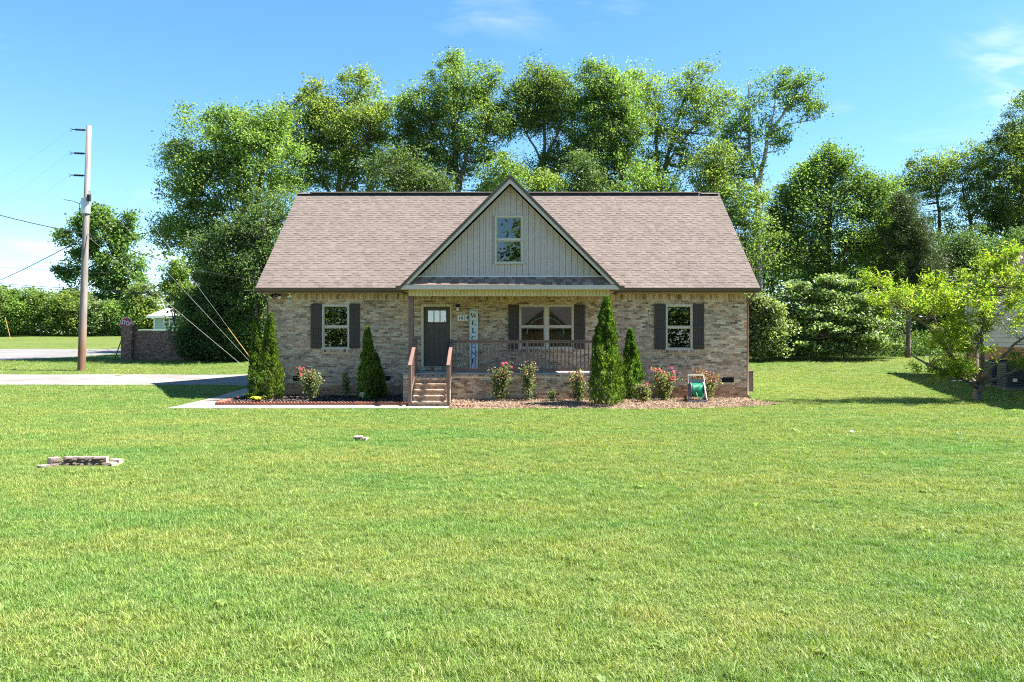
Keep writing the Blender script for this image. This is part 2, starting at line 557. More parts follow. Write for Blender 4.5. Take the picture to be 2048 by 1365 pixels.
M['black_metal'] = plain('black_metal', (.012, .012, .012), .4, .2, 5)
M['white'] = plain('white_paint', (.78, .77, .74), .5, .05, 4)
M['lamp_glass'] = plain('frosted_lamp_glass', (.75, .73, .68), .25, .03, 4)
M['board_white'] = plain('whitewashed_board', (.62, .66, .66), .6, .06, 8)
M['ink'] = plain('black_lettering', (.012, .014, .018), .6, .1, 9)
M['floor_porch'] = concrete('porch_concrete', (.25, .25, .25), (.34, .34, .33))
M['inner'] = plain('room_wall', (.30, .29, .27), .9, .05, 1)
M['blind'] = plain('white_blind', (.6, .6, .57), .7, .03, 2)
M['terracotta'] = plain('terracotta_edging', (.36, .12, .075), .85, .25, 7, bump=.004)
M['pole_wood'] = None
M['steel'] = plain('galvanised_steel', (.42, .44, .45), .4, .12, 5, metal=.6)
M['cable'] = plain('black_cable', (.02, .02, .022), .6, .1, 3)
M['guy'] = plain('guy_strand', (.10, .10, .10), .4, .1, 3, metal=.5)
M['yellow'] = plain('yellow_guard', (.34, .21, .05), .5, .12, 3)
M['sign_red'] = plain('stop_sign_red', (.42, .012, .03), .4, .08, 4)
M['sign_white'] = plain('sign_white', (.72, .72, .72), .4, .04, 4)
M['dark_roof'] = plain('charcoal_roof', (.06, .05, .045), .9, .2, 6)
M['hose'] = plain('green_hose', (.015, .25, .13), .4, .15, 30)
M['reel'] = plain('grey_reel_plastic', (.16, .15, .16), .5, .1, 6)
M['reel_light'] = plain('tan_reel_plastic', (.46, .42, .35), .5, .1, 6)
M['stone'] = plain('split_concrete_block', (.25, .185, .15), .95, .45, 30, bump=.03)
M['stone_top'] = plain('block_top', (.38, .31, .25), .9, .15, 12, bump=.01)
M['vent'] = plain('vent_black', (.018, .018, .02), .6, .2, 6)
M['box_brown'] = plain('brown_box', (.13, .10, .085), .6, .12, 4)
M['mint'] = plain('pale_green_siding', (.42, .49, .45), .6, .05, 2)
M['pale_siding'] = plain('pale_siding', (.48, .49, .47), .6, .05, 2)
M['hvac'] = plain('blue_grey_metal', (.05, .08, .10), .45, .15, 3)
M['teal'] = plain('teal_lampshade', (.03, .42, .45), .6, .08, 3)

def pole_mat():
    k = NT('weathered_pole_wood')
    g = k.pos()
    mp = k.n('ShaderNodeMapping')
    mp.inputs['Scale'].default_value = (14, 14, .7)
    k.l(g[0], g[1], mp, 'Vector')
    n1 = k.noise(1.0, 6, .65, (mp, 'Vector'))
    top = k.ramp(n1, [(.3, (.11, .096, .086)), (.7, (.245, .225, .208))])
    low = k.ramp(n1, [(.3, (.09, .042, .025)), (.7, (.20, .105, .06))])
    sp = k.n('ShaderNodeSeparateXYZ')
    k.l(g[0], g[1], sp, 'Vector')
    mr = k.n('ShaderNodeMapRange', {'From Min': 1.6, 'From Max': 3.6, 'To Min': 0.0, 'To Max': 1.0})
    k.l(sp, 'Z', mr, 'Value')
    k.color(k.mix((mr, 0), (low, 'Color'), (top, 'Color')))
    k.b.inputs['Roughness'].default_value = .9
    k.bump(n1, .02)
    return k.m
M['pole_wood'] = pole_mat()

def glass_mat(name='window_glass', refl=.07):
    k = NT(name)
    fr = k.n('ShaderNodeFresnel')
    fr.inputs['IOR'].default_value = 1.5
    ad = k.n('ShaderNodeMath', operation='MULTIPLY_ADD')
    ad.inputs[1].default_value = 1.0
    ad.inputs[2].default_value = refl
    k.l(fr, 0, ad, 0)
    tr = k.n('ShaderNodeBsdfTransparent')
    tr.inputs[0].default_value = (.62, .70, .66, 1)
    gl = k.n('ShaderNodeBsdfGlossy')
    gl.inputs['Roughness'].default_value = .012
    mx = k.n('ShaderNodeMixShader')
    k.l(ad, 0, mx, 0)
    k.l(tr, 0, mx, 1)
    k.l(gl, 0, mx, 2)
    k.l(mx, 0, k.out, 'Surface')
    return k.m
M['glass'] = glass_mat()
M['door_glass'] = glass_mat('coated_door_glass', .20)

# ------------------------------------------------------------------ terrain
TY = np.array([-400, 24, 26.4, 30, 35.5, 38, 44, 50, 75, 120, 300, 900.])
TZ = np.array([0, 0, .03, .17, .36, .48, .85, 1.18, 2.35, 3.3, 5.0, 6.0])
def tz(x, y):
    x = np.asarray(x, dtype=float); y = np.asarray(y, dtype=float)
    z = (np.interp(y, TY, TZ) + np.interp(y - .9, TY, TZ) + np.interp(y + .9, TY, TZ)) / 3
    l = np.clip((-8.5 - x) / 3, 0, 1) * np.clip((y - 24) / 4, 0, 1) * np.clip((48 - y) / 6, 0, 1)
    z = z + .07 * l
    z = z + .018 * np.sin(x * .9 + 1.3 * np.sin(y * .5)) * np.clip((y - 27) / 8, 0, 1)
    return z
def tzf(x, y): return float(tz(x, y))
def px(X, Y): return (X - 1024) / F * Y          # column -> metres at depth Y
def pz(Yp, Y): return CAMZ + (HY - Yp) / F * Y   # row -> height at depth Y

def sheet(name, xs, ys, zf, mat, kind='structure', label=None, cat=None):
    X, Y = np.meshgrid(xs, ys)
    Z = zf(X, Y)
    V = np.stack([X, Y, Z], -1).reshape(-1, 3)
    nx, ny = len(xs), len(ys)
    idx = np.arange(nx * ny).reshape(ny, nx)
    Fc = np.stack([idx[:-1, :-1], idx[:-1, 1:], idx[1:, 1:], idx[1:, :-1]], -1).reshape(-1, 4)
    me = D.meshes.new(name)
    me.from_pydata(V.tolist(), [], Fc.tolist())
    me.materials.append(mat)
    me.polygons.foreach_set('use_smooth', [True] * len(Fc))
    me.update()
    o = put(name, me)
    o['kind'] = kind
    return tag(o, label, cat)

xs = np.unique(np.concatenate([np.linspace(-700, -60, 18), np.linspace(-60, 60, 121), np.linspace(60, 700, 18)]))
ys = np.unique(np.concatenate([np.linspace(-300, 0, 16), np.linspace(0, 24, 25), np.linspace(24, 60, 73), np.linspace(60, 120, 31), np.linspace(120, 900, 20)]))
sheet('ground', xs, ys, lambda x, y: tz(x, y), M['lawn'], label='green lawn sloping gently up behind the house', cat='lawn')

def strip(name, pts_near, pts_far, mat, lift=.012, n=8, label=None, cat=None):
    """paved strip between two polylines of equal length, laid on the terrain"""
    V, Fc = [], []
    A = np.array(pts_near, float); B = np.array(pts_far, float)
    t = np.linspace(0, len(A) - 1, (len(A) - 1) * 8 + 1)
    A = np.stack([np.interp(t, range(len(A)), A[:, i]) for i in (0, 1)], -1)
    B = np.stack([np.interp(t, range(len(B)), B[:, i]) for i in (0, 1)], -1)
    P = np.stack([A + (B - A) * k / n for k in range(n + 1)], 0)
    Z = tz(P[..., 0], P[..., 1]) + lift
    V = np.concatenate([P, Z[..., None]], -1).reshape(-1, 3)
    m = P.shape[1]
    idx = np.arange((n + 1) * m).reshape(n + 1, m)
    Fc = np.stack([idx[:-1, :-1], idx[:-1, 1:], idx[1:, 1:], idx[1:, :-1]], -1).reshape(-1, 4)
    me = D.meshes.new(name)
    me.from_pydata(V.tolist(), [], Fc.tolist())
    me.materials.append(mat)
    me.update()
    o = put(name, me)
    o['kind'] = 'structure'
    return tag(o, label, cat)

DRV0, DRV1 = 30.4, 35.8
strip('driveway', [(-70, 30.2), (-40, 30.3), (-16, 30.5), (-8.55, 30.4)], [(-70, 36), (-40, 35.9), (-16, 35.7), (-8.55, 35.6)], M['drive'],
      label='pale concrete driveway passing left of the brick house', cat='driveway')
ROADN = [(-90, 40.5), (-45, 41.5), (-30, 42.6), (-27.5, 45.2), (-25.3, 49.2), (-16, 51), (10, 52)]
ROADF = [(-90, 55), (-45, 55), (-32, 55), (-29, 55.2), (-25.5, 55.4), (-16, 56), (10, 57)]
strip('road', ROADN, ROADF, M['road'], label='grey asphalt side road beyond the utility pole', cat='road')

# ------------------------------------------------------------------ THE HOUSE
WY = 26.36                       # face of the front wall
S = F / WY
def wx(p): return px(p, WY)
def wz(p): return pz(p, WY)
XL, XR = -8.325, 8.02
PF = 24.60                       # face of the porch base
PXL, PXR = -3.48, 3.32
PZ = .99                         # porch floor
house = thing('brick_house', 'single storey tan brick house with brown shingle roof, central siding gable and front porch', 'house', (-.15, 26.4, 0))
H = house
CX = -.06                        # centre line of the gable
EY, EZ = 25.92, 3.79             # eave line
RY, RZ = 31.05, 7.93             # ridge line
SLOPE = (RZ - EZ) / (RY - EY)
WTOP = 3.62

openings = []                    # (x0,x1,z0,z1) in the front wall
def rect(pa, pb, ya, yb): return (wx(pa), wx(pb), wz(yb), wz(ya))
win_l = rect(644.5, 698.7, 609.5, 698.7)
win_r = rect(1331.4, 1384.8, 610, 700)
win_c = rect(1038.5, 1147.3, 609.7, 698)
door_r = rect(843, 903, 609.7, 733.5)
for w in (win_l, win_r, win_c): openings.append((w[0], w[1], w[2] - .10, w[3]))
openings.append((door_r[0], door_r[1], PZ, door_r[3]))
vents = [rect(1443, 1467.7, 755, 766), rect(586, 603, 752, 763), rect(765, 781, 752, 762)]
openings += vents

# mortar backing with the openings cut out of it
def backing(mb, x0, x1, z0, z1, y0, y1, ops):
    gx = sorted({x0, x1, *[v for o in ops for v in o[:2] if x0 < v < x1]})
    gz = sorted({z0, z1, *[v for o in ops for v in o[2:] if z0 < v < z1]})
    for i in range(len(gx) - 1):
        run = None
        for j in range(len(gz) - 1):
            cxm, czm = (gx[i] + gx[i + 1]) / 2, (gz[j] + gz[j + 1]) / 2
            hit = any(o[0] < cxm < o[1] and o[2] < czm < o[3] for o in ops)
            if not hit:
                if run is None: run = gz[j]
            if hit or j == len(gz) - 2:
                end = gz[j] if hit else gz[j + 1]
                if run is not None and end > run: mb.box(gx[i], gx[i + 1], y0, y1, run, end)
                run = None
mb = MB()
backing(mb, XL + .006, XR - .006, -.3, WTOP, WY + .006, WY + .24, openings)
mb.box(XL, XL + .24, WY + .245, 35.8, -.3, WTOP)
mb.box(XR - .24, XR, WY + .245, 35.8, -.3, WTOP)
mb.box(XL, XR, 35.805, 36.05, -.3, WTOP)
for sx in (XL, XR):              # gable end walls
    x0, x1 = (sx, sx + .2) if sx < 0 else (sx - .2, sx)
    V = [(x0, WY + .1, WTOP + .002), (x0, 35.9, WTOP + .002), (x0, RY, RZ - .25), (x1, WY + .1, WTOP + .002), (x1, 35.9, WTOP + .002), (x1, RY, RZ - .25)]
    mb.add(V, [(0, 1, 2), (5, 4, 3), (0, 2, 5, 3), (2, 1, 4, 5), (1, 0, 3, 4)])
mb.build('wall', M['mortar'], H)
mb = MB()
mb.box(XL + .25, XR - .25, 29.6, 29.7, -.2, 3.6)
mb.box(XL + .25, XR - .25, WY + .26, 29.6, .9, 1.0)
mb.box(XL + .25, XR - .25, WY + .26, 29.6, 3.5, 3.6)
for xx in (-4.6, -1.2, 3.4): mb.box(xx, xx + .12, WY + .25, 29.59, 1.001, 3.499)
mb.build('room_partition', M['inner'], H)

BL, BH, JT = .194, .057, .0105   # brick
PITCH = .0677
def brick_rows(x0, x1, z0, z1, face, ops, emit, row0=0):
    r = row0
    z = z0
    while z + BH <= z1 + .004:
        off = (r % 2) * (BL + JT) / 2 + rng.uniform(-.012, .012)
        x = x0 - off
        while x < x1:
            a, b = max(x, x0), min(x + BL, x1)
            segs = [(a, b)]
            for o in ops:
                if o[2] < z + BH - .006 and o[3] > z + .006:
                    ns = []
                    for (p, q) in segs:
                        if q <= o[0] or p >= o[1]: ns.append((p, q)); continue
                        if p < o[0] - .03: ns.append((p, o[0] - .004))
                        if q > o[1] + .03: ns.append((o[1] + .004, q))
                    segs = ns
            for (p, q) in segs:
                if q - p > .03: emit(p, q, z, z + BH, face)
            x += BL + JT
        z += PITCH
        r += 1

bw, bw_low = MB(), MB()
def brick_tint():
    u = rng.random()
    return float(rng.uniform(0, .16) if u < .15 else rng.uniform(.16, .95) if u < .93 else rng.uniform(.9, 1))
def emit_wall(p, q, z0, z1, face):
    pr = rng.uniform(-.003, .004)
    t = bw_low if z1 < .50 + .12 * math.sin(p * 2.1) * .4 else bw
    t.tint = brick_tint()
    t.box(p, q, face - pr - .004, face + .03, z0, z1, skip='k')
brick_rows(XL, XR, -.05, 3.40, WY, openings, emit_wall)
x = XL                            # soldier course under the soffit
while x < XR - .03:
    bw.tint = brick_tint()
    bw.box(x, min(x + .057, XR), WY - .006 - rng.uniform(0, .004), WY + .03, 3.415, 3.605, skip='k')
    x += PITCH
for w in (win_l, win_r, win_c):   # rowlock sills
    x = w[0] - .12
    while x < w[1] + .1:
        bw.tint = brick_tint()
        bw.box(x, x + .057, WY - .05, WY - .008, w[2] - .10, w[2] - .005, skip='k')
        x += PITCH
x = door_r[0] - .1
while x < door_r[1] + .06:        # rowlock under the door
    bw.tint = brick_tint()
    bw.box(x, x + .057, WY - .09, WY - .01, PZ + .012, wz(733.5) - .012, skip='k')
    x += PITCH
bw.build('brickwork', M['brick'], H, kind='stuff')
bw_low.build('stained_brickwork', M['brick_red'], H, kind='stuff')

# porch base, steps and its bricks
ST_X0, ST_X1 = -3.02, -1.93       # steps
mb = MB()
mb.box(PXL + .012, PXR - .012, PF + .012, WY - .012, -.3, PZ - .07)
mb.build('porch_base', M['mortar'], H)
mb = MB()
mb.box(PXL - .01, PXR + .01, PF - .025, WY - .1, PZ - .066, PZ)
mb.build('porch_floor', M['floor_porch'], H)

VAR = []                          # brick meshes that the single bricks share
def variant(w, d, h, mats, k):
    out = []
    for i in range(k):
        b = MB(); b.tint = brick_tint()
        b.box(0, w, 0, d, 0, h, skip='k')
        out.append(b.mesh('brick', mats))
    return out
v_full = variant(BL, .03, BH, M['brick'], 12)
porch_stuff = MB()
cnt = [0]
def emit_porch(p, q, z0, z1, face):
    if q - p > BL - .01 and cnt[0] < 215 and z0 > .25 and p > -1.9:
        me = v_full[rng.integers(len(v_full))]
        put('brick', me, H, (p, face - .004 - rng.uniform(-.003, .004), z0))
        cnt[0] += 1
        return
    porch_stuff.tint = brick_tint()
    porch_stuff.box(p, q, face - .004 - rng.uniform(-.003, .004), face + .03, z0, z1, skip='k')
brick_rows(PXL, PXR, -.06, .86, PF, [], emit_porch)
x = PXL
while x < PXR - .03:              # rowlock edge under the slab
    porch_stuff.tint = brick_tint()
    porch_stuff.box(x, min(x + .057, PXR), PF - .01, PF + .03, .868, .918, skip='k')
    x += PITCH
porch_stuff.build('porch_brickwork', M['brick'], H, kind='stuff')

steps = MB()
RISE, RUN, NST = .165, .26, 5
for i in range(NST):
    yf = PF - (NST - i) * RUN
    zt = (i + 1) * RISE
    steps.box(ST_X0 + .01, ST_X1 - .01, yf + .012, PF + .005, -.2 if i == 0 else i * RISE + .002, zt - .002)
steps_o = steps.build('porch_steps', M['mortar'], H)
v_step = []
for i in range(8):
    b = MB(); b.tint = float(rng.uniform(0, 1)); b.box(0, BL, 0, .03, 0, .092, skip='k'); v_step.append(b.mesh('brick', M['brick_step']))
v_tread = []
for i in range(8):
    b = MB(); b.tint = float(rng.uniform(.2, .8)); b.box(0, .06, 0, RUN + .01, 0, .05); v_tread.append(b.mesh('brick', M['brick']))
for i in range(NST):
    yf = PF - (NST - i) * RUN
    for r in range(2):
        x = ST_X0 + (r % 2) * -.1
        z = i * RISE + .004 + r * .062
        if r == 1: continue
        while x < ST_X1 - .06:
            xx = max(x, ST_X0)
            if xx + BL <= ST_X1 + .03:
                put('brick', v_step[rng.integers(8)], steps_o, (xx, yf + rng.uniform(-.002, .004), z + .012))
            x += BL + JT
    x = ST_X0
    while x < ST_X1 - .05:        # rowlock treads
        put('brick', v_tread[rng.integers(8)], steps_o, (x, yf - .015, (i + 1) * RISE - .05 + rng.uniform(0, .003)))
        x += .0695

# ---- roofs
def tab_box(mb, x0, x1, ya, za, yb, zb, th):
    """a shingle tab lying on a slope that rises from (ya,za) to (yb,zb); butt of thickness th at the low end"""
    ny, nz = -(zb - za), (yb - ya)
    L = math.hypot(ny, nz); ny /= L; nz /= L
    o = (ny * th, nz * th)
    V = [(x0, ya, za), (x1, ya, za), (x1, yb, zb), (x0, yb, zb),
         (x0, ya + o[0], za + o[1]), (x1, ya + o[0], za + o[1]), (x1, yb, zb + .002), (x0, yb, zb + .002)]
    mb.add(V, [(4, 5, 6, 7), (0, 1, 5, 4), (1, 2, 6, 5), (3, 0, 4, 7)])

RXL, RXR = px(511, EY), px(1520, EY)
roof = MB()
TH = .16
def slope_slab(mb, x0, x1, ya, za, yb, zb, th):
    V = [(x0, ya, za), (x1, ya, za), (x1, yb, zb), (x0, yb, zb), (x0, ya, za - th), (x1, ya, za - th), (x1, yb, zb - th), (x0, yb, zb - th)]
    mb.add(V, [(0, 1, 2, 3), (7, 6, 5, 4), (0, 4, 5, 1), (1, 5, 6, 2), (2, 6, 7, 3), (3, 7, 4, 0)])
slope_slab(roof, RXL + .02, RXR - .02, EY, EZ, RY - .002, RZ, .12)
slope_slab(roof, RXL + .02, RXR - .02, 36.5, EZ, RY + .002, RZ, .12)
GFY = 24.20                       # front face of the gable
GHW, GEZ, GAZ = 3.52, 3.66, 7.20  # half width, eave height, apex height
roof.build  # (linked below once the gable is in)
gs = GAZ - GEZ
def gable_slab(mb, sgn):
    xo, xi = CX + sgn * GHW, CX
    yv0 = 26.0
    yv1 = EY + (GAZ - EZ) / SLOPE
    t = .10
    V = [(xo, GFY - .03, GEZ), (xi, GFY - .03, GAZ), (xi, yv1 + .1, GAZ), (xo, yv0, GEZ)]
    V += [(a, b, c - t) for a, b, c in V]
    fs = [(0, 1, 2, 3), (7, 6, 5, 4), (0, 4, 5, 1), (1, 5, 6, 2), (2, 6, 7, 3), (3, 7, 4, 0)]
    if sgn > 0: fs = [f[::-1] for f in fs]
    mb.add(V, fs)
gable_slab(roof, -1); gable_slab(roof, 1)
roof_o = roof.build('roof', M['shingle'], H)
tabs = MB()
SLEN = math.hypot(RY - EY, RZ - EZ)
NC = 45
ex = SLEN / NC
single = [0]
uy, uz = (RY - EY) / SLEN, (RZ - EZ) / SLEN
tab_var = {}
def single_tab(x0, w, ya, za, yb, zb, th, tint):
    key = (round(w, 2), round(th, 3), int(tint * 5))
    if key not in tab_var:
        b = MB(); b.tint = tint
        tab_box(b, 0, key[0], 0, 0, yb - ya, zb - za, key[1])
        tab_var[key] = b.mesh('shingle', M['shingle'])
    put('shingle', tab_var[key], roof_o, (x0, ya, za))
for c in range(NC):
    s0, s1 = c * ex - (.02 if c == 0 else 0), (c + 1) * ex + .01
    ya, za = EY + uy * s0, EZ + uz * s0
    yb, zb = EY + uy * s1, EZ + uz * s1
    hw = max(0, GHW * (GAZ - zb - .1) / gs) if zb < GAZ else 0
    x = RXL
    k = 0
    while x < RXR - .01:
        w = round(float(rng.choice([.12, .16, .20, .24, .30])), 2)
        w = min(w, RXR - x)
        x1 = x + w
        inside = (x > CX - hw and x1 < CX + hw)
        if not inside:
            th = .006 if k % 2 else .014
            t = float(np.clip(rng.normal(.5 if k % 2 else .58, .14), 0, 1))
            if c < 6 and single[0] < 290 and w in (.12, .16, .20, .24, .30):
                single_tab(x + .001, w - .002 if False else w, ya, za + .002, yb, zb + .002, th, t)
                single[0] += 1
            else:
                tabs.tint = t
                tab_box(tabs, x + .001, x1 - .001, ya, za + .002, yb, zb + .002, th)
        x = x1
        k += 1
o = tabs.build('shingle_field', M['shingle'], roof_o, kind='stuff')
# ridge vent and cap
mb = MB()
VX0, VX1 = px(622, RY), px(1395, RY)
mb.box(VX0, VX1, RY - .14, RY + .14, RZ - .02, RZ + .045)
mb.build('ridge_vent', M['black_metal'], roof_o)
cap = MB()
x = RXL
while x < RXR - .05:
    vent = VX0 - .1 < x < VX1
    zz = RZ + (.048 if vent else .01)
    x1 = min(x + .30, RXR)
    cap.tint = float(rng.uniform(.3, .8))
    cap.add([(x, RY - .17, zz - .035), (x1, RY - .17, zz - .035), (x1, RY, zz + .03), (x, RY, zz + .03), (x, RY + .17, zz - .035), (x1, RY + .17, zz - .035),
             (x, RY - .17, zz - .05), (x1, RY - .17, zz - .05)],
            [(0, 1, 2, 3), (3, 2, 5, 4), (6, 7, 1, 0)])
    x = x1
cap.build('ridge_cap', M['shingle'], roof_o)
# side rakes
for sx, nm in ((RXL, 'rake_board'), (RXR - .03, 'rake_board')):
    mb = MB()
    for (ya, za, yb, zb) in ((EY, EZ, RY, RZ), (36.5, EZ, RY, RZ)):
        V = [(sx, ya, za - .13), (sx + .03, ya, za - .13), (sx + .03, yb, zb - .13), (sx, yb, zb - .13), (sx, ya, za - .005), (sx + .03, ya, za - .005), (sx + .03, yb, zb - .005), (sx, yb, zb - .005)]
        mb.add(V, [(0, 3, 2, 1), (4, 5, 6, 7), (0, 1, 5, 4), (1, 2, 6, 5), (2, 3, 7, 6), (3, 0, 4, 7)])
    mb.build(nm, M['gutter'], H)
# soffits and gutters
for (a, b) in ((RXL + .03, CX - GHW + .25), (CX + GHW - .25, RXR - .03)):
    MB().box(a, b, EY - .005, WY + .02, 3.625, 3.645).build('soffit', M['cream'], H)
    MB().box(a, b, EY - .03, EY - .007, 3.625, 3.78).build('fascia', M['gutter'], H)
def gutter(a, b):
    g = MB()
    y0, y1 = EY - .155, EY - .032
    prof = [(y1, 3.785), (y1, 3.665), (y0 + .035, 3.665), (y0 + .012, 3.70), (y0, 3.785), (y0 + .012, 3.785), (y0 + .024, 3.705), (y0 + .042, 3.677), (y1 - .01, 3.677), (y1 - .01, 3.785)]
    n = len(prof)
    V = [(a, p, q) for p, q in prof] + [(b, p, q) for p, q in prof]
    Fc = [((i + 1) % n, i, n + i, n + (i + 1) % n) for i in range(n)]
    g.add(V, Fc)
    for xx in (a, b): g.box(xx - .004, xx + .004, y0, y1, 3.664, 3.787)
    x = a + .5
    while x < b:
        g.box(x, x + .02, y0 + .005, y1, 3.77, 3.78); x += .8
    return g.build('gutter', M['gutter'], H)
gutter(RXL + .01, CX - GHW + .02)
gutter(CX + GHW - .02, RXR - .01)
# downspouts on the side walls at the front corners
for sgn, xe, xw in ((-1, RXL + .22, XL), (1, RXR - .22, XR)):
    d = MB()
    xo = xw + sgn * .045
    P = [(xe, EY - .09, 3.66), (xe, EY - .085, 3.58), (xe - sgn * .06, EY + .08, 3.45), (xo + sgn * .01, WY + .02, 3.30), (xo, WY + .06, 3.18), (xo, WY + .06, .18), (xo + sgn * .02, WY - .1, .08)]
    d.tube(P, .038, 8)
    d.build('downspout', M['gutter'], H, smooth=True)

# ---- front gable: siding, rakes, pent roof, beam
GSY = 24.55                       # face of the siding
g_slope = gs / GHW
def rake_z(x, drop): return GAZ - abs(x - CX) * g_slope - drop
SB = 4.06                         # bottom of siding
up_win = (px(989.8, GSY), px(1046, GSY), pz(528, GSY), pz(432, GSY))
# the hole of the window is covered by frame, so the back panel is split round it
mb = MB()
def zc(x): return max(SB + .003, min(rake_z(x, .27), 9))
bx0, bx1 = CX - 3.0, CX + 3.0
def back_panel(x0, x1, z0):
    n = 8
    xs_ = sorted(set([x0 + (x1 - x0) * i / n for i in range(n + 1)] + ([CX] if x0 < CX < x1 else [])))
    poly = [(x0, z0), (x1, z0)] + [(x, max(z0 + .001, rake_z(x, .24))) for x in reversed(xs_)]
    mb.prism(poly, GSY + .05, GSY + .10)
back_panel(CX - 2.85, up_win[0], SB)
back_panel(up_win[1], CX + 2.85, SB)
back_panel(up_win[0] + .001, up_win[1] - .001, up_win[3])
mb.box(up_win[0] + .001, up_win[1] - .001, GSY + .05, GSY + .10, SB, up_win[2])
mb.build('gable_wall', M['siding'], H)
BWD = .195
x = CX - 2.92
nb = 0
while x < CX + 2.9:
    w = BWD
    xa, xb = x + .004, x + w - .004
    # board with a raised batten at its right side: profile in x
    prof = [(xa, .0), (xa + .118, .0), (xa + .122, -.016), (xb - .004, -.016), (xb, .004)]
    def emit_board(z0, clip_top):
        b = MB()
        V = []
        for (xx, dy) in prof:
            zt = min(rake_z(xx, .25), clip_top)
            zt = max(zt, z0)
            V += [(xx, GSY + .012 + dy, z0), (xx, GSY + .012 + dy, zt)]
        n = len(prof)
        b.add(V, [(2 * i, 2 * i + 2, 2 * i + 3, 2 * i + 1) for i in range(n - 1)])
        # returns
        xa_, xb_ = prof[0][0], prof[-1][0]
        for xx, dy in (prof[0], prof[-1]):
            zt = max(z0, min(rake_z(xx, .25), clip_top))
            b.add([(xx, GSY + .012 + dy, z0), (xx, GSY + .049, z0), (xx, GSY + .049, zt), (xx, GSY + .012 + dy, zt)], [(0, 1, 2, 3)])
        b.build('siding_board', M['siding'], H)
    ztop = max(rake_z(xa, .25), rake_z(xb, .25))
    if ztop > SB + .03:
        if xb > up_win[0] + .02 and xa < up_win[1] - .02:
            emit_board(SB, up_win[2] - .003)
            emit_board(up_win[3] + .003, 99)
        else:
            emit_board(SB, 99)
    x += w
for sgn in (-1, 1):               # bargeboards with their returns, and rake soffits
    b = MB()
    p0 = (CX + sgn * GHW, GEZ - .03); p1 = (CX, GAZ - .03)
    t = .215
    y0, y1 = GFY, GFY + .025
    xi = .0005 * sgn
    poly = [(CX + sgn * GHW, GEZ - .04), (CX + xi, GAZ - .03), (CX + xi, GAZ - .03 - t), (CX + sgn * (GHW - .17), GEZ - .04)]
    if sgn > 0: poly = poly[::-1]
    poly = poly[::-1]
    b.prism(poly, y0, y1)
    b.build('bargeboard', M['trim'], H)
    s_ = MB()
    poly = [(CX + sgn * (GHW - .1), GEZ - .02), (CX + sgn * .001, GAZ - .13), (CX + sgn * .001, GAZ - .16), (CX + sgn * (GHW - .1), GEZ - .05)]
    if sgn > 0: poly = poly[::-1]
    s_.prism(poly[::-1], GFY + .03, GSY + .05)
    s_.build('rake_soffit', M['cream'], H)
    # dark drip edge with shingle butts along the rake
    e = MB()
    poly = [(CX + sgn * (GHW + .04), GEZ - .03), (CX + sgn * .0004, GAZ + .02), (CX + sgn * .0004, GAZ - .025), (CX + sgn * (GHW + .01), GEZ - .075)]
    if sgn > 0: poly = poly[::-1]
    e.prism(poly[::-1], GFY - .035, GFY + .02)
    e.build('rake_edge', M['gutter'], H)
    # gutter end where the rake lands
    MB().box(CX + sgn * (GHW - .02) - .1, CX + sgn * (GHW - .02) + .1, GFY + .03, EY - .17, 3.645, 3.74).build('gutter_return', M['gutter'], H)
MB().box(CX - GHW + .16, CX + GHW - .16, GFY + .002, GFY + .027, 3.625, 3.757).build('gable_fascia', M['trim'], H)
MB().box(CX - GHW + .05, CX + GHW - .05, GFY + .03, PF + .12, 3.632, 3.65).build('porch_soffit', M['cream'], H)
MB().box(CX - 2.95, CX + 2.95, GSY - .012, GSY + .015, SB - .02, SB + .012).build('drip_cap', M['white'], H)
pent = MB()
slope_slab(pent, CX - 3.3, CX + 3.3, GFY + .03, 3.765, GSY + .03, 4.05, .03)
pent_o = pent.build('pent_roof', M['shingle_dark'], H)
for r in range(3):
    y0_, y1_ = GFY - .005 + r * .115, GFY + .125 + r * .115
    z0_, z1_ = 3.762 + r * .095, 3.867 + r * .095
    hw = GHW - .16 - (z0_ - 3.76) * 1.0
    x = CX - hw
    k = 0
    while x < CX + hw - .02:
        w = float(rng.choice([.14, .2, .28, .34])); w = min(w, CX + hw - x)
        b = MB(); b.tint = float(rng.uniform(0, .35) if k % 2 else rng.uniform(.45, 1))
        tab_box(b, x + .001, x + w - .001, y0_, z0_, y1_, z1_, .007 if k % 2 else .016)
        b.build('shingle', M['shingle_dark'], pent_o)
        x += w; k += 1
# porch beam with slatted vinyl face
bxa, bxb = -3.31, 3.14
beam = MB().box(bxa + .004, bxb - .004, PF + .066, PF + .27, 3.44, 3.63).build('porch_beam', M['cream'], H)
n = 58
wv = (bxb - bxa) / n
bm_ = MB(); bm_.box(0, wv - .022, 0, .014, 0, .188); slat_me = bm_.mesh('slat', M['cream'])
for i in range(n):
    put('slat', slat_me, beam, (bxa + i * wv + .006, PF + .05, 3.442))
MB().box(PXL, PXR, PF + .275, WY - .01, 3.60, 3.622).build('porch_ceiling', M['cream'], H)
for xc in (-3.235, 3.035):
    p = MB().box(xc - .08, xc + .08, PF + .07, PF + .23, PZ + .001, 3.439)
    p.box(xc - .095, xc + .095, PF + .055, PF + .245, PZ + .001, PZ + .12)
    p.box(xc - .09, xc + .09, PF + .06, PF + .24, 3.36, 3.437)
    p.build('porch_post', M['rail_wood'], H)

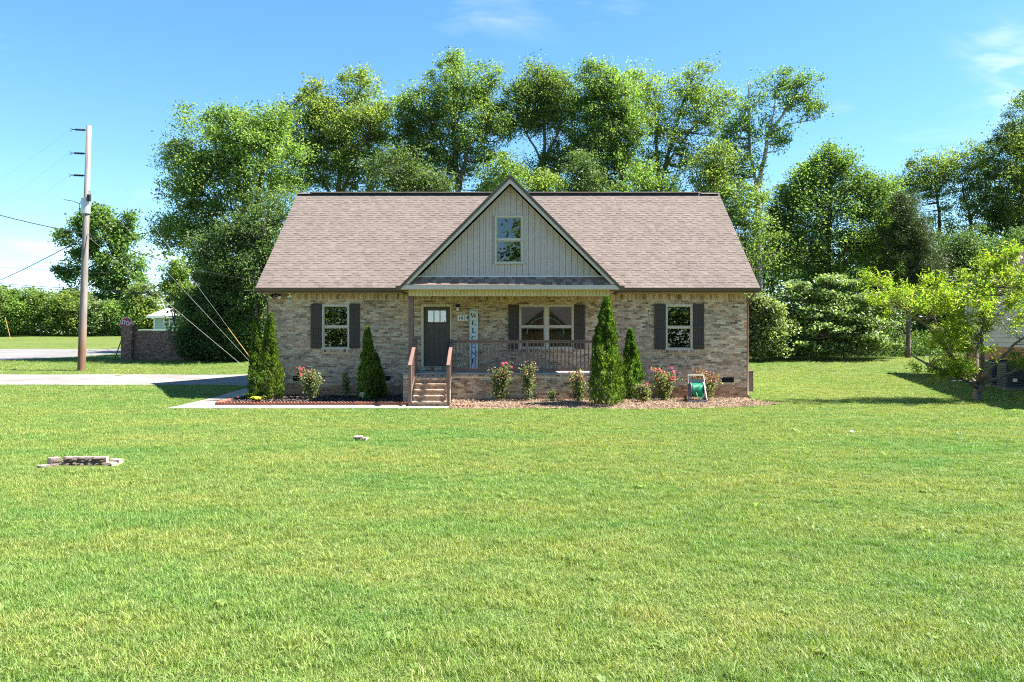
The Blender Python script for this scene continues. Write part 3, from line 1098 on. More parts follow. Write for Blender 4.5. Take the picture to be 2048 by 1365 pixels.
# ---- railings
ry = PF + .10
rx0, rx1 = -1.90, 2.955
rail = MB().box(rx0, rx1, ry - .045, ry + .045, 2.00, 2.035).box(rx0, rx1, ry - .02, ry + .02, 1.93, 2.0).build('porch_railing', M['rail_wood'], H)
MB().box(rx0, rx1, ry - .02, ry + .02, 1.05, 1.12).build('bottom_rail', M['rail_wood'], rail)
bm_ = MB(); bm_.box(-.018, .018, -.018, .018, 0, .808); bal = bm_.mesh('baluster', M['rail_wood'])
x = rx0 + .1
while x < rx1 - .03:
    put('baluster', bal, rail, (x, ry, 1.121)); x += .125
xm = px(1054, ry)
MB().box(xm - .045, xm + .045, ry - .046, ry + .046, PZ + .001, 1.999).build('rail_post', M['rail_wood'], rail)
for xr in (-3.085, -1.925):
    yb, zb, ya, za = PF + .12, 2.05, PF - NST * RUN + .02, 1.28
    sr = MB()
    sr.bar((xr, ya - .07, za - .02), (xr, yb, zb), .105, .035)
    sro = sr.build('stair_railing', M['rail_wood'], H)
    b = MB(); b.bar((xr, ya, za - .08), (xr, yb, zb - .07), .04, .085); b.build('top_rail', M['rail_wood'], sro)
    b = MB(); b.bar((xr, ya, za - .95), (xr, yb, zb - .95), .04, .085); b.build('bottom_rail', M['rail_wood'], sro)
    MB().box(xr - .048, xr + .048, ya - .048, ya + .048, -.05, za - .03).build('newel_post', M['rail_wood'], sro)
    MB().box(xr - .048, xr + .048, yb - .07, yb + .025, PZ, zb - .03).build('newel_post', M['rail_wood'], sro)
    for i in range(1, 10):
        t = i / 10
        y_ = ya + (yb - ya) * t; z_ = za + (zb - za) * t
        b = MB(); b.box(xr - .018, xr + .018, y_ - .018, y_ + .018, z_ - .93, z_ - .10); b.build('baluster', M['rail_wood'], sro)

# ---- windows, shutters, door
def window(r, yf, halves=1, grille='prairie', blind=.0, sill=True):
    x0, x1, z0, z1 = r
    fr = MB()
    fw = .05
    fr.box(x0, x0 + fw, yf - .03, yf + .09, z0, z1)
    fr.box(x1 - fw, x1, yf - .03, yf + .09, z0, z1)
    fr.box(x0 + fw, x1 - fw, yf - .028, yf + .09, z1 - fw, z1)
    fr.box(x0 + fw, x1 - fw, yf - .028, yf + .09, z0, z0 + fw)
    cells = [(x0 + fw, x1 - fw)]
    if halves == 2:
        xm_ = (x0 + x1) / 2
        fr.box(xm_ - .07, xm_ + .07, yf - .028, yf + .09, z0 + fw, z1 - fw)
        cells = [(x0 + fw, xm_ - .07), (xm_ + .07, x1 - fw)]
    w = fr.build('window', M['almond'], H)
    if sill: MB().box(x0 - .02, x1 + .02, yf - .055, yf - .031, z0 - .004, z0 + .045).build('sill', M['almond'], w)
    zm = (z0 + z1) / 2
    for (a, b) in cells:
        MB().box(a, b, yf + .0, yf + .05, zm - .025, zm + .025).build('meeting_rail', M['almond'], w)
        for (p, q, yy, top) in ((zm + .026, z1 - fw - .001, yf + .022, True), (z0 + fw + .001, zm - .026, yf + .048, False)):
            s_ = MB()
            k = .026
            s_.box(a + .001, a + k, yy - .012, yy + .012, p, q); s_.box(b - k, b - .001, yy - .012, yy + .012, p, q)
            s_.box(a + k, b - k, yy - .012, yy + .012, q - k, q); s_.box(a + k, b - k, yy - .012, yy + .012, p, p + k)
            s_.build('sash', M['almond'], w)
            MB().box(a + k, b - k, yy - .003, yy + .003, p + k, q - k).build('pane', M['glass'], w)
            g = MB()
            for xx in (a + .11, b - .11): g.box(xx - .007, xx + .007, yy + .0045, yy + .010, p + k, q - k)
            zz = q - .09 if top else p + .09
            g.box(a + k, b - k, yy + .011, yy + .015, zz - .007, zz + .007)
            g.build('muntin', M['almond'], w)
        if blind:
            bl = MB()
            z_ = z1 - fw
            while z_ > z1 - fw - blind * (z1 - z0):
                bl.box(a, b, yf + .12, yf + .145, z_ - .02, z_ - .012); z_ -= .028
            bl.box(a, b, yf + .115, yf + .15, z1 - fw - .05, z1 - fw)
            bl.build('blind', M['blind'], w)
    return w
window(win_l, WY, blind=.12)
window(win_r, WY, blind=.14)
window(win_c, WY, 2, blind=.08)
window(up_win, GSY, sill=True)
def shutter(x0, x1, z0, z1):
    y = WY - .012
    s_ = MB().box(x0 + .002, x1 - .002, y - .016, y, z0 + .002, z1 - .002).build('shutter', M['shutter'], H)
    n = 4
    wv = (x1 - x0) / n
    for i in range(n):
        MB().box(x0 + i * wv + .004, x0 + (i + 1) * wv - .004, y - .034, y - .017, z0, z1).build('board', M['shutter'], s_)
    h = z1 - z0
    for f in (.07, .49, .91):
        MB().box(x0 + .003, x1 - .003, y - .052, y - .035, z0 + h * f - .05, z0 + h * f + .05).build('shutter_rail', M['shutter'], s_)
for (a, b, c, d) in ((621.8, 643.6, 608, 697), (699.6, 720, 608, 697), (1308.6, 1330.6, 608, 699), (1385.6, 1407.8, 608, 699), (1016.7, 1037.6, 609.5, 698.5), (1148.2, 1169.8, 609.5, 698.5)):
    shutter(wx(a), wx(b), wz(d), wz(c))

dx0, dx1, dz0, dz1 = wx(847.3), wx(900), wz(733.5), wz(614)
fr = MB()
fr.box(door_r[0], dx0 - .003, WY - .03, WY + .12, dz0, door_r[3]); fr.box(dx1 + .003, door_r[1], WY - .03, WY + .12, dz0, door_r[3])
fr.box(dx0 - .003, dx1 + .003, WY - .028, WY + .12, dz1 + .003, door_r[3])
fr.build('door_frame', M['cream'], H)
dr = MB()
yd = WY + .05
lx0, lx1, lz0, lz1 = wx(855.5), wx(891.8), wz(644.5), wz(621.5)
dr.box(dx0, lx0, yd, yd + .045, dz0, dz1); dr.box(lx1, dx1, yd, yd + .045, dz0, dz1)
dr.box(lx0, lx1, yd, yd + .045, dz0, lz0); dr.box(lx0, lx1, yd, yd + .045, lz1, dz1)
lw = (lx1 - lx0) / 3
for i in (1, 2): dr.box(lx0 + i * lw - .014, lx0 + i * lw + .014, yd - .006, yd + .04, lz0, lz1)
dr.box(lx0 - .03, lx1 + .03, yd - .03, yd - .001, lz0 - .045, lz0 - .012)
for (a, b) in ((856, 869), (877.5, 890)):       # raised frames round the two tall panels
    a, b, c, d = wx(a), wx(b), wz(717.5), wz(655)
    for (p, q, r_, s_) in ((a, a + .02, c, d), (b - .02, b, c, d), (a + .021, b - .021, d - .02, d), (a + .021, b - .021, c, c + .02)): dr.box(p, q, yd - .012, yd - .001, r_, s_)
    dr.box(a + .05, b - .05, yd - .008, yd - .001, c + .05, d - .05)
door = dr.build('door', M['door'], H)
for i in range(3): MB().box(lx0 + i * lw + (.014 if i else 0), lx0 + (i + 1) * lw - (.014 if i < 2 else 0), yd + .012, yd + .018, lz0, lz1).build('pane', M['door_glass'], door)
hd = MB()
hx = dx1 - .07
hd.tube([(hx, yd - .001, 1.95), (hx, yd - .03, 1.95)], .03, 10); hd.tube([(hx, yd - .001, 1.82), (hx, yd - .05, 1.82)], .014, 8)
hd.tube([(hx, yd - .05, 1.83), (hx, yd - .065, 1.75), (hx, yd - .05, 1.62)], .012, 8); hd.box(hx - .025, hx + .025, yd - .012, yd - .001, 1.6, 1.88)
hd.build('handle', M['black_metal'], door)
MB().box(door_r[0] - .02, door_r[1] + .02, WY - .11, WY + .12, dz0 - .014, dz0 - .001).build('threshold', M['almond'], H)

# ---- vents, lights, camera, box
for v in vents:
    b = MB()
    b.box(v[0], v[1], WY + .06, WY + .08, v[2], v[3])
    b.box(v[0], v[0] + .018, WY - .01, WY + .05, v[2], v[3]); b.box(v[1] - .018, v[1], WY - .01, WY + .05, v[2], v[3])
    b.box(v[0] + .018, v[1] - .018, WY - .01, WY + .05, v[3] - .016, v[3]); b.box(v[0] + .018, v[1] - .018, WY - .01, WY + .05, v[2], v[2] + .016)
    n = 9
    for i in range(1, n):
        xx = v[0] + (v[1] - v[0]) * i / n
        b.box(xx - .005, xx + .005, WY + .005, WY + .03, v[2] + .017, v[3] - .017)
    b.build('foundation_vent', M['vent'], H)
    MB().box(v[0] - .02, v[1] + .02, WY - .02, WY - .011, v[2] - .02, v[2] - .001).build('vent_sill', M['mortar'], H)
fx, fy = wx(555), WY - .2
fl = MB().tube([(fx, fy, 3.624), (fx, fy, 3.59)], .06, 12)
fl.box(fx - .03, fx + .03, fy - .05, fy + .03, 3.50, 3.589)
fl_o = fl.build('flood_light', M['black_metal'], H)
for s in (-1, 1):
    hd = MB(); c = Vector((fx + s * .12, fy - .03, 3.53)); d = Vector((s * .35, -.55, -.75)).normalized()
    hd.tube([(fx + s * .02, fy, 3.58), tuple(c - d * .07)], .012, 6)
    hd.tube([c - d * .08, c - d * .02, c + d * .08], [.03, .045, .07], 12); hd.build('lamp_head', M['black_metal'], fl_o)
    MB().tube([c + d * .081, c + d * .092], [.066, .06], 12).build('lamp_lens', M['lamp_glass'], fl_o)
sx_, sy_ = wx(582), WY - .15
sc = MB().tube([(sx_, sy_, 3.624), (sx_, sy_, 3.60)], .045, 12).tube([(sx_, sy_, 3.60), (sx_ - .01, sy_ - .02, 3.54)], .014, 8)
sc.bar((sx_ - .06, sy_ + .03, 3.50), (sx_ + .07, sy_ - .06, 3.535), .065, .06)
sc.box(sx_ - .065, sx_ - .05, sy_ + .02, sy_ + .03, 3.36, 3.50)
sc.build('security_camera', M['white'], H)
lx_, ly_ = wx(916), WY - .1
wl_ = MB().box(lx_ - .06, lx_ + .06, WY - .03, WY - .008, 3.10, 3.26).tube([(lx_, WY - .03, 3.22), (lx_, ly_, 3.25), (lx_, ly_, 3.20)], .012, 6)
wl_.tube([(lx_, ly_, 3.21), (lx_, ly_, 3.15)], [.03, .08], 12)
wl_o = wl_.build('wall_lantern', M['black_metal'], H)
MB().tube([(lx_, ly_, 3.149), (lx_, ly_, 3.08), (lx_, ly_, 3.03)], [.05, .055, .04], 12).build('lamp_glass', M['lamp_glass'], wl_o)
cb = MB().box(XR + .002, XR + .40, 26.9, 27.7, .24, .93)
cb.box(XR + .03, XR + .37, 26.885, 26.899, .28, .89); cb.box(XR + .001, XR + .42, 26.88, 27.72, .931, .96)
cb.build('utility_cabinet', M['box_brown'], H)

# teal lamp seen through the centre window
t = thing('table_lamp', 'teal drum shade table lamp inside behind the double porch window', 'lamp', (1.68, 26.95, 1.0))
MB().tube([(1.68, 26.95, 2.14), (1.68, 26.95, 2.45)], [.15, .135], 20, cap=False).build('lamp_shade', M['teal'], t)
MB().tube([(1.68, 26.95, 1.62), (1.68, 26.95, 1.72), (1.68, 26.95, 1.9), (1.68, 26.95, 2.13)], [.08, .09, .05, .015], 14).build('base', M['white'], t)
tb = thing('side_table', 'small dark table inside the double window carrying the teal lamp', 'table', (1.68, 26.95, 1.0))
MB().box(1.45, 1.91, 26.75, 27.2, 1.58, 1.619).build('tabletop', M['door'], tb)
for a in (1.47, 1.86):
    for b in (26.77, 27.15): MB().box(a, a + .03, b, b + .03, 1.001, 1.579).build('leg', M['door'], tb)

# ---- signs with lettering
def text(s, size, x, y, z, mat, parent, shear=0, name='lettering', off=0.0, rot=None, sx=1.0):
    c = D.curves.new(name, 'FONT')
    c.body = s; c.size = size; c.align_x = 'CENTER'; c.align_y = 'CENTER'
    c.extrude = .0015; c.shear = shear; c.offset = off; c.resolution_u = 3
    c.materials.append(mat)
    o = D.objects.new(name, c)
    COL.objects.link(o)
    o.parent = parent
    o.location = Vector((x, y, z)) - OFF[parent.name]
    o.rotation_euler = rot or (math.pi / 2, 0, 0)
    o.scale = (sx, 1, 1)
    bpy.context.view_layer.update()
    me = D.meshes.new_from_object(o)
    m = D.objects.new(name, me)
    COL.objects.link(m)
    m.parent = parent
    m.location = o.location; m.rotation_euler = o.rotation_euler; m.scale = o.scale
    D.objects.remove(o)
    m.name = name
    return m
a, b, c, d = wx(915), wx(937), wz(642), wz(631)
t = thing('house_number_sign', 'white house number plaque reading 1614 on the brick beside the door', 'sign', (a, WY, c))
MB().box(a, b, WY - .03, WY - .011, c, d).build('plaque', M['white'], t)
text('1614', .17, (a + b) / 2, WY - .032, (c + d) / 2, M['ink'], t, .28, off=.002)
WSY = WY - .12
a, b, c, d = px(939, WSY), px(955.8, WSY), PZ, pz(619.3, WSY)
t = thing('welcome_sign', 'tall narrow white board lettered WELCOME leaning by the front door', 'sign', ((a + b) / 2, WSY, PZ))
MB().box(a, b, WSY, WSY + .02, c + .002, d).build('board', M['board_white'], t)
tr_ = MB()
for z0 in (c + .03, d - .05): tr_.box(a + .03, b - .03, WSY - .003, WSY - .001, z0, z0 + .012)
for i in range(6): tr_.box(a + .03 + i * .04, a + .045 + i * .04, WSY - .003, WSY - .001, d - .03, d - .018)
tr_.build('border', M['ink'], t)
xm_ = (a + b) / 2
n = 7
for i, ch in enumerate('WELCOME'):
    zc_ = d - .20 - i * .258
    hh = .075
    L = MB()
    y0, y1 = WSY - .004, WSY - .0005
    def st(x0, z0, x1, z1, w):       # one stroke of a letter
        L.bar((xm_ + x0, (y0 + y1) / 2, zc_ + z0), (xm_ + x1, (y0 + y1) / 2, zc_ + z1), y1 - y0, w, (1, 0, .001) if abs(z1 - z0) > abs(x1 - x0) else (0, 0, 1))
    def sf(x, z, w=.045): L.box(xm_ + x - w / 2, xm_ + x + w / 2, y0 - .0006, y1, zc_ + z - .006, zc_ + z + .006)
    if ch == 'W':
        st(-.085, hh, -.045, -hh, .03); st(-.045, -hh, 0, hh * .7, .014); st(0, hh * .7, .04, -hh, .03); st(.04, -hh, .085, hh, .014)
        for x_ in (-.09, 0, .09): sf(x_, hh)
    elif ch == 'E':
        st(-.04, hh, -.04, -hh, .034); st(-.05, hh - .006, .06, hh - .006, .016); st(-.05, -hh + .006, .065, -hh + .006, .016); st(-.04, 0, .035, 0, .014)
        sf(-.045, hh, .06); sf(-.045, -hh, .06); st(.058, hh, .058, hh - .025, .012); st(.062, -hh, .062, -hh + .045, .012)
    elif ch == 'L':
        st(-.03, hh, -.03, -hh, .034); st(-.04, -hh + .006, .065, -hh + .006, .016); sf(-.03, hh, .07); sf(-.035, -hh, .07); st(.062, -hh, .062, -hh + .05, .012)
    elif ch in 'CO':
        a0, a1 = (40, 320) if ch == 'C' else (0, 360)
        pts = []
        k = 22
        for j in range(k + 1):
            an = math.radians(a0 + (a1 - a0) * j / k)
            wdt = .013 + .016 * abs(math.cos(an)) ** 1.5
            pts.append((an, wdt))
        V, Fc = [], []
        for an, wdt in pts:
            for rr in (1, -1):
                V.append((xm_ + math.cos(an) * (.062 + rr * wdt / 2), y0, zc_ + math.sin(an) * (hh - .005 + rr * wdt / 2)))
        L.add(V, [(2 * j, 2 * j + 1, 2 * j + 3, 2 * j + 2) for j in range(k)])
        if ch == 'C': st(.055, hh * .75, .055, hh * .25, .014)
    elif ch == 'M':
        st(-.075, hh, -.075, -hh, .022); st(-.07, hh, 0, -hh * .6, .026); st(0, -hh * .6, .07, hh, .018); st(.072, hh, .072, -hh, .032)
        for x_ in (-.08, .075): sf(x_, hh)
        for x_ in (-.078, .075): sf(x_, -hh)
    L.build('letter', M['ink'], t)

# ------------------------------------------------------------------ paving and beds
def slab(name, x0, x1, y0, y1, mat):
    b = MB()
    b.box(x0, x1, y0, y1, -.1, .045)
    return b.mesh(name, mat)
WK0 = 22.55
mb = MB()
segs = np.linspace(-10.15, -1.86, 7)
walk = None
b = MB()
path_root = D.objects.new('path', None); COL.objects.link(path_root); path_root['kind'] = 'structure'
tag(path_root, 'pale concrete walkway along the flower bed to the porch steps', 'path')
for i in range(6):
    y1 = 23.68 if segs[i + 1] < -3.0 else 23.28
    if i == 0: y1 = 23.68
    b = MB().box(segs[i] + .006, segs[i + 1] - .006, WK0, y1, -.1, .035)
    o = b.build('paving_slab', M['walk'], path_root)
for i in range(5):
    ya, yb = 23.69 + i * 1.36, 23.69 + (i + 1) * 1.36 - .012
    zz0, zz1 = tzf(-9.6, ya) + .04, tzf(-9.6, yb) + .04
    V = [(-10.15, ya, zz0), (-9.22, ya, zz0), (-9.22, yb, zz1), (-10.15, yb, zz1)]
    V += [(p, q, r - .15) for p, q, r in V]
    b = MB(); b.add(V, [(0, 1, 2, 3), (0, 4, 5, 1), (1, 5, 6, 2), (2, 6, 7, 3), (3, 7, 4, 0)])
    b.build('paving_slab', M['walk'], path_root)

def bed_z_left(x, y):
    return .06 + .06 * np.clip((y - 23.9) / 2, 0, 1) + .012 * np.sin(x * 7 + y * 3) * np.cos(y * 9 - x * 2)
o = sheet('mulch_bed', np.linspace(-9.06, PXL - .01, 60), np.linspace(23.86, 26.35, 24), bed_z_left, M['mulch_dark'], 'structure', 'dark mulch flower bed left of the porch steps', 'flower bed')
def bed_front(x):
    return np.where(x < 6.6, 22.62 + .10 * np.sin(x * 1.3) + .05 * np.sin(x * 3.1) + .25 * np.clip((x - 5) / 2, 0, 1), 22.87 + (x - 6.6) * .75)
def right_z(x, y):
    f = np.clip((y - bed_front(x)) / 1.3, 0, 1)
    m = np.clip((5.0 - x) / 4, 0, 1)
    return .018 + f * (.03 + .09 * m) + .012 * np.sin(x * 8 + y * 4) * np.cos(y * 8)
def fan(name, x0, x1, nx, ny, mat, label, cat):
    X = np.linspace(x0, x1, nx); T = np.linspace(0, 1, ny)
    f = bed_front(X)
    Yb = np.where(X > XR, np.minimum(26.2, 24.4 + (8.5 - X) * 1.2), 26.4)
    Yb = np.maximum(Yb, f + .02)
    Y = f[None, :] + (Yb - f)[None, :] * T[:, None]
    XX = np.broadcast_to(X[None, :], Y.shape)
    Z = right_z(XX, Y)
    V = np.stack([XX, Y, Z], -1).reshape(-1, 3)
    idx = np.arange(nx * ny).reshape(ny, nx)
    Fc = np.stack([idx[:-1, :-1], idx[:-1, 1:], idx[1:, 1:], idx[1:, :-1]], -1).reshape(-1, 4)
    me = D.meshes.new(name); me.from_pydata(V.tolist(), [], Fc.tolist()); me.materials.append(mat); me.update()
    o = put(name, me); o['kind'] = 'structure'
    return tag(o, label, cat)
fan('straw_bed', -1.86, 8.5, 80, 26, M['mulch_tan'], 'tan straw flower bed in front of porch and right wall', 'flower bed')

def chips(name, P, L, W, mat, flat=.5):
    n = len(P)
    N = unit(rng.normal(size=(n, 3)) * flat + np.array([0, 0, 1.0]))
    T = unit(np.cross(N, rng.normal(size=(n, 3))))
    B = np.cross(N, T)
    L = rng.uniform(.5, 1.2, (n, 1)) * L; W = rng.uniform(.5, 1.2, (n, 1)) * W
    V = np.empty((n, 4, 3))
    V[:, 0] = P - T * L / 2 - B * W / 2; V[:, 1] = P + T * L / 2 - B * W / 2; V[:, 2] = P + T * L / 2 + B * W / 2; V[:, 3] = P - T * L / 2 + B * W / 2
    return put(name, quads_mesh(name, V.reshape(-1, 3), mat))
n = 9000
P = np.stack([rng.uniform(-9.05, PXL, n), rng.uniform(23.88, 26.3, n)], -1)
P = np.concatenate([P, (bed_z_left(P[:, 0], P[:, 1]) + rng.uniform(.004, .03, n))[:, None]], -1)
tag(chips('bark_mulch', P, .07, .03, M['chip_dark']), 'dark bark chips over the left flower bed', 'mulch', kind='stuff')
n = 22000
X = rng.uniform(-1.86, 8.5, n)
fr_ = bed_front(X)
Y = fr_ - .05 + rng.random(n) ** 1.2 * 3.4
keep = (Y < np.where(X < PXR, PF - .01, np.where(X < XR, WY - .02, 24.4 + (8.5 - X) * 1.2)))
P = np.stack([X, Y, right_z(X, Y) + rng.uniform(.003, .025, n)], -1)[keep]
tag(chips('straw_mulch', P, .12, .010, M['chip_tan']), 'tan pine straw over the right flower bed', 'mulch', kind='stuff')

# scalloped terracotta edging
t = thing('scalloped_edging', 'red scalloped terracotta edging along the dark mulch bed', 'garden edging', (-6.2, 23.78, .03))
def edging(x0, y0, x1, y1, parent, zf=0.03):
    L = math.hypot(x1 - x0, y1 - y0)
    ux, uy_ = (x1 - x0) / L, (y1 - y0) / L
    nxx, nyy = -uy_, ux
    b = MB()
    k = max(1, round(L / .103))
    w = L / k
    for i in range(k):
        V = []
        n = 7
        prof = [(0, 0), (w, 0)] + [(w / 2 + w / 2 * math.cos(math.pi * j / (n - 1)) * .97, .055 + .045 * math.sin(math.pi * j / (n - 1))) for j in range(n)]
        m = len(prof)
        for dd in (0, .045):
            for (s_, z_) in prof:
                q = i * w + s_
                V.append((x0 + ux * q + nxx * dd, y0 + uy_ * q + nyy * dd, zf + z_))
        Fc = [tuple(range(m)), tuple(range(2 * m - 1, m - 1, -1))] + [((j + 1) % m, j, m + j, m + (j + 1) % m) for j in range(m)]
        b.add(V, Fc)
    return b.build('edging_block', M['terracotta'], parent)
x = -9.15
while x < PXL + .15:
    edging(x + .004, 23.74 + rng.uniform(-.01, .01), min(x + .61, -3.16), 23.74 + rng.uniform(-.012, .012), t)
    x += .62
for i in range(3): edging(-9.12, 23.80 + i * .62 + .6, -9.12, 23.80 + i * .62, t, .05)
t2 = thing('scalloped_edging', 'short run of red edging right of the porch steps', 'garden edging', (-1.5, 23.1, .03))
edging(-1.80, 22.98, -1.18, 22.92, t2, .0)
edging(-1.16, 22.92, -.75, 22.86, t2, -.03)

# ------------------------------------------------------------------ plants
def crown_from_points(C, nl, rad, L, W, mat, name, parent, up=.6, droop=None, flat=.7):
    """leaf clumps round the points C"""
    K = len(C)
    cnt_ = np.maximum(3, (nl * rng.uniform(.5, 1.5, K))).astype(int)
    idx = np.repeat(np.arange(K), cnt_)
    r = np.repeat(np.broadcast_to(rad, (K,)), cnt_)[:, None]
    g = np.clip(rng.normal(size=(len(idx), 3)) * .5, -.85, .85)
    P = C[idx] + g * r * np.array([1, 1, flat])
    n = len(P)
    V = leaf_quads(P, rng.uniform(.65, 1.25, n) * L, rng.uniform(.7, 1.2, n) * W, up, droop)
    off = np.array(OFF[parent.name])
    me = quads_mesh(name, V - off, mat)
    o = D.objects.new(name, me)
    COL.objects.link(o)
    o.parent = parent
    return o

def lobe_points(lobes, Y, depth, grow=1.0):
    """lobes given as (col,row,rx,ry,n) in picture units at depth Y -> points in solid ellipsoids"""
    s = F / Y
    out = []
    for (c, r, a, b, n) in lobes:
        a, b, n = a * grow, b * (1 + (grow - 1) * .4), int(n * (1 + (grow - 1) * 2.2))
        d = unit(rng.normal(size=(n, 3)))
        rr = rng.random((n, 1)) ** .42 * np.where(rng.random((n, 1)) < .2, rng.uniform(.95, 1.2, (n, 1)), .92)
        ry = min(a, b) / s * depth
        p = d * rr * np.array([a / s, ry, b / s])
        p += np.array([px(c, Y), Y, pz(r, Y)])
        out.append(p)
    return np.concatenate(out)

TG = 'tall trees standing behind the house'
def limbs(stems, C, r_tw, frac=1.0, parent=None, mat=None, name='trunk', sides=7, Y0=0):
    """stems: list of (polyline, r0, r1); twigs run from the nearest suitable stem point to each clump"""
    mb = MB()
    SP, SR = [], []
    for (pl, r0, r1) in stems:
        pl = np.array(pl, float)
        t = np.linspace(0, len(pl) - 1, (len(pl) - 1) * 3 + 1)
        q = np.stack([np.interp(t, range(len(pl)), pl[:, i]) for i in range(3)], -1)
        q[1:-1] += rng.normal(size=(len(q) - 2, 3)) * .02 * min(3, r0 * 10)
        rr = np.linspace(r0, r1, len(q))
        rr[0] *= 1.25
        mb.tube(q, list(rr), sides)
        SP.append(q); SR.append(rr)
    SP = np.concatenate(SP); SR = np.concatenate(SR)
    for c in C:
        if rng.random() > frac: continue
        d = np.linalg.norm(SP - c, axis=1) + np.where(SP[:, 2] > c[2] - .15, 2.5 * np.abs(SP[:, 2] - c[2] + .15) + 1, 0)
        i = int(np.argmin(d))
        a = SP[i]
        if np.linalg.norm(c - a) > 2.6: continue
        m = (a + c) / 2 + np.array([0, 0, -.12 * np.linalg.norm(c - a)]) + rng.normal(size=3) * .06
        m[:2] += (c[:2] - a[:2]) * .12
        r0 = min(r_tw * (.6 + .12 * np.linalg.norm(c - a)), SR[i] * .6)
        mb.tube([a, m, c], [r0, r0 * .6, r0 * .25], 4, cap=False)
    return mb.build(name, mat, parent, smooth=True)

def tree(name, label, cat, X, Y, lobes, stems=None, mat='leaf', bark='bark', nl=112, rad=.68, L=.155, W=.088, depth=.9, group=None, r0=.2, twigs=.8, up=.6, rtw=.035, flat=.7, droop=None):
    zb = tzf(X, Y)
    t = thing(name, label, cat, (X, Y, zb), group)
    C = lobe_points(lobes, Y, depth, 1.24 if 43 < Y < 60 else 1.0)
    C = C[C[:, 2] > zb + .15]
    if stems is None:
        top = max(lobes, key=lambda l: -(l[1] - l[3]))
        tx, tzv = px(top[0], Y), pz(top[1], Y)
        stems = [([(X, Y, zb - .1), (X + (tx - X) * .2, Y, zb + (tzv - zb) * .35), (X + (tx - X) * .6, Y, zb + (tzv - zb) * .7), (tx, Y, tzv)], r0, r0 * .25)]
        for l in sorted(lobes, key=lambda l: -l[4])[1:5]:
            f = rng.uniform(.25, .5)
            a = np.array([X + (tx - X) * f * .6, Y, zb + (tzv - zb) * f])
            e = np.array([px(l[0], Y), Y + rng.uniform(-1, 1), pz(l[1], Y)])
            stems.append(([a, a + (e - a) * .5 + np.array([0, 0, .3]), e], r0 * .5, r0 * .12))
    limbs(stems, C, rtw, twigs, t, M[bark])
    crown_from_points(C, nl, rng.uniform(.45, 1.5, len(C)) * rad, L * rng.uniform(.9, 1.1), W, M[mat], 'crown', t, up, droop, flat)
    return t

def P3(c, r, Y, dy=0): return (px(c, Y), Y + dy, pz(r, Y))

TG = 'tall trees standing behind the house'
# left mass
tree('hickory_tree', 'broad leafy tree leftmost of the big trees, over the brick entrance wall', 'tree', px(470, 44.5), 44.5,
     [(430, 300, 85, 75, 70), (500, 285, 70, 65, 60), (390, 370, 62, 70, 50), (460, 400, 95, 80, 60), (380, 450, 58, 50, 38), (540, 350, 70, 90, 50), (440, 235, 34, 22, 12), (480, 500, 110, 60, 50), (355, 325, 28, 22, 9), (340, 470, 25, 30, 10), (545, 245, 45, 35, 20)], mat='leaf_light', group=TG, r0=.28, nl=100)
tree('hickory_tree', 'leafy tree whose crown rises in two peaks above the left end of the roof', 'tree', px(660, 51), 51,
     [(640, 270, 75, 60, 55), (700, 245, 70, 60, 55), (730, 300, 60, 60, 45), (628, 192, 30, 34, 16), (640, 225, 40, 34, 18), (718, 178, 36, 38, 18), (600, 330, 60, 60, 40), (680, 350, 90, 50, 50), (780, 210, 22, 18, 7), (760, 250, 35, 50, 16), (585, 240, 40, 40, 16)],
     mat='leaf_light', group=TG, r0=.26,
     stems=[([(px(672, 51), 51, 1), P3(672, 480, 51), P3(680, 380, 51), P3(690, 250, 51), P3(716, 190, 51)], .27, .06), ([P3(678, 400, 51), P3(720, 310, 51, -.5), P3(760, 225, 51, -.6), P3(782, 205, 51)], .13, .03), ([P3(675, 420, 51), P3(630, 330, 51, .5), P3(625, 190, 51)], .13, .03)])
tree('sweetgum_tree', 'tallest tree with two pointed tops behind the ridge left of the gable', 'tree', px(920, 50), 50,
     [(905, 170, 48, 60, 44), (972, 165, 30, 42, 20), (860, 230, 58, 58, 46), (930, 250, 75, 65, 66), (985, 240, 42, 48, 26), (835, 300, 38, 45, 20), (880, 310, 70, 45, 40), (950, 320, 45, 36, 18), (915, 118, 18, 18, 6), (1015, 235, 20, 35, 9), (820, 210, 18, 26, 9), (814, 255, 24, 46, 18), (806, 335, 36, 40, 20), (860, 360, 60, 30, 24), (985, 375, 30, 24, 9)],
     group=TG, r0=.26,
     stems=[([(px(925, 50), 50, 1), P3(920, 440, 50), P3(915, 350, 50), P3(905, 260, 50), P3(908, 140, 50)], .28, .05), ([P3(918, 380, 50), P3(935, 300, 50, -.4), P3(965, 250, 50, -.5), P3(975, 160, 50)], .15, .03), ([P3(917, 360, 50), P3(890, 300, 50, .5), P3(850, 230, 50)], .12, .03)])
tree('sweetgum_tree', 'narrow crowned tree directly behind the gable peak', 'tree', px(1090, 50.5), 50.5,
     [(1080, 160, 42, 36, 30), (1070, 200, 48, 40, 36), (1120, 190, 40, 40, 28), (1050, 240, 36, 36, 22), (1110, 250, 48, 38, 28), (1140, 290, 40, 35, 16), (1035, 185, 20, 22, 7), (1060, 350, 45, 32, 20), (1120, 330, 40, 40, 22)],
     group=TG, r0=.22,
     stems=[([(px(1085, 50.5), 50.5, 1), P3(1087, 420, 50.5), P3(1088, 320, 50.5), P3(1090, 220, 50.5), P3(1085, 140, 50.5)], .22, .04), ([P3(1087, 330, 50.5), P3(1060, 275, 50.5, .4), P3(1040, 240, 50.5)], .09, .03), ([P3(1088, 320, 50.5), P3(1115, 270, 50.5, -.5), P3(1130, 200, 50.5)], .09, .03)])
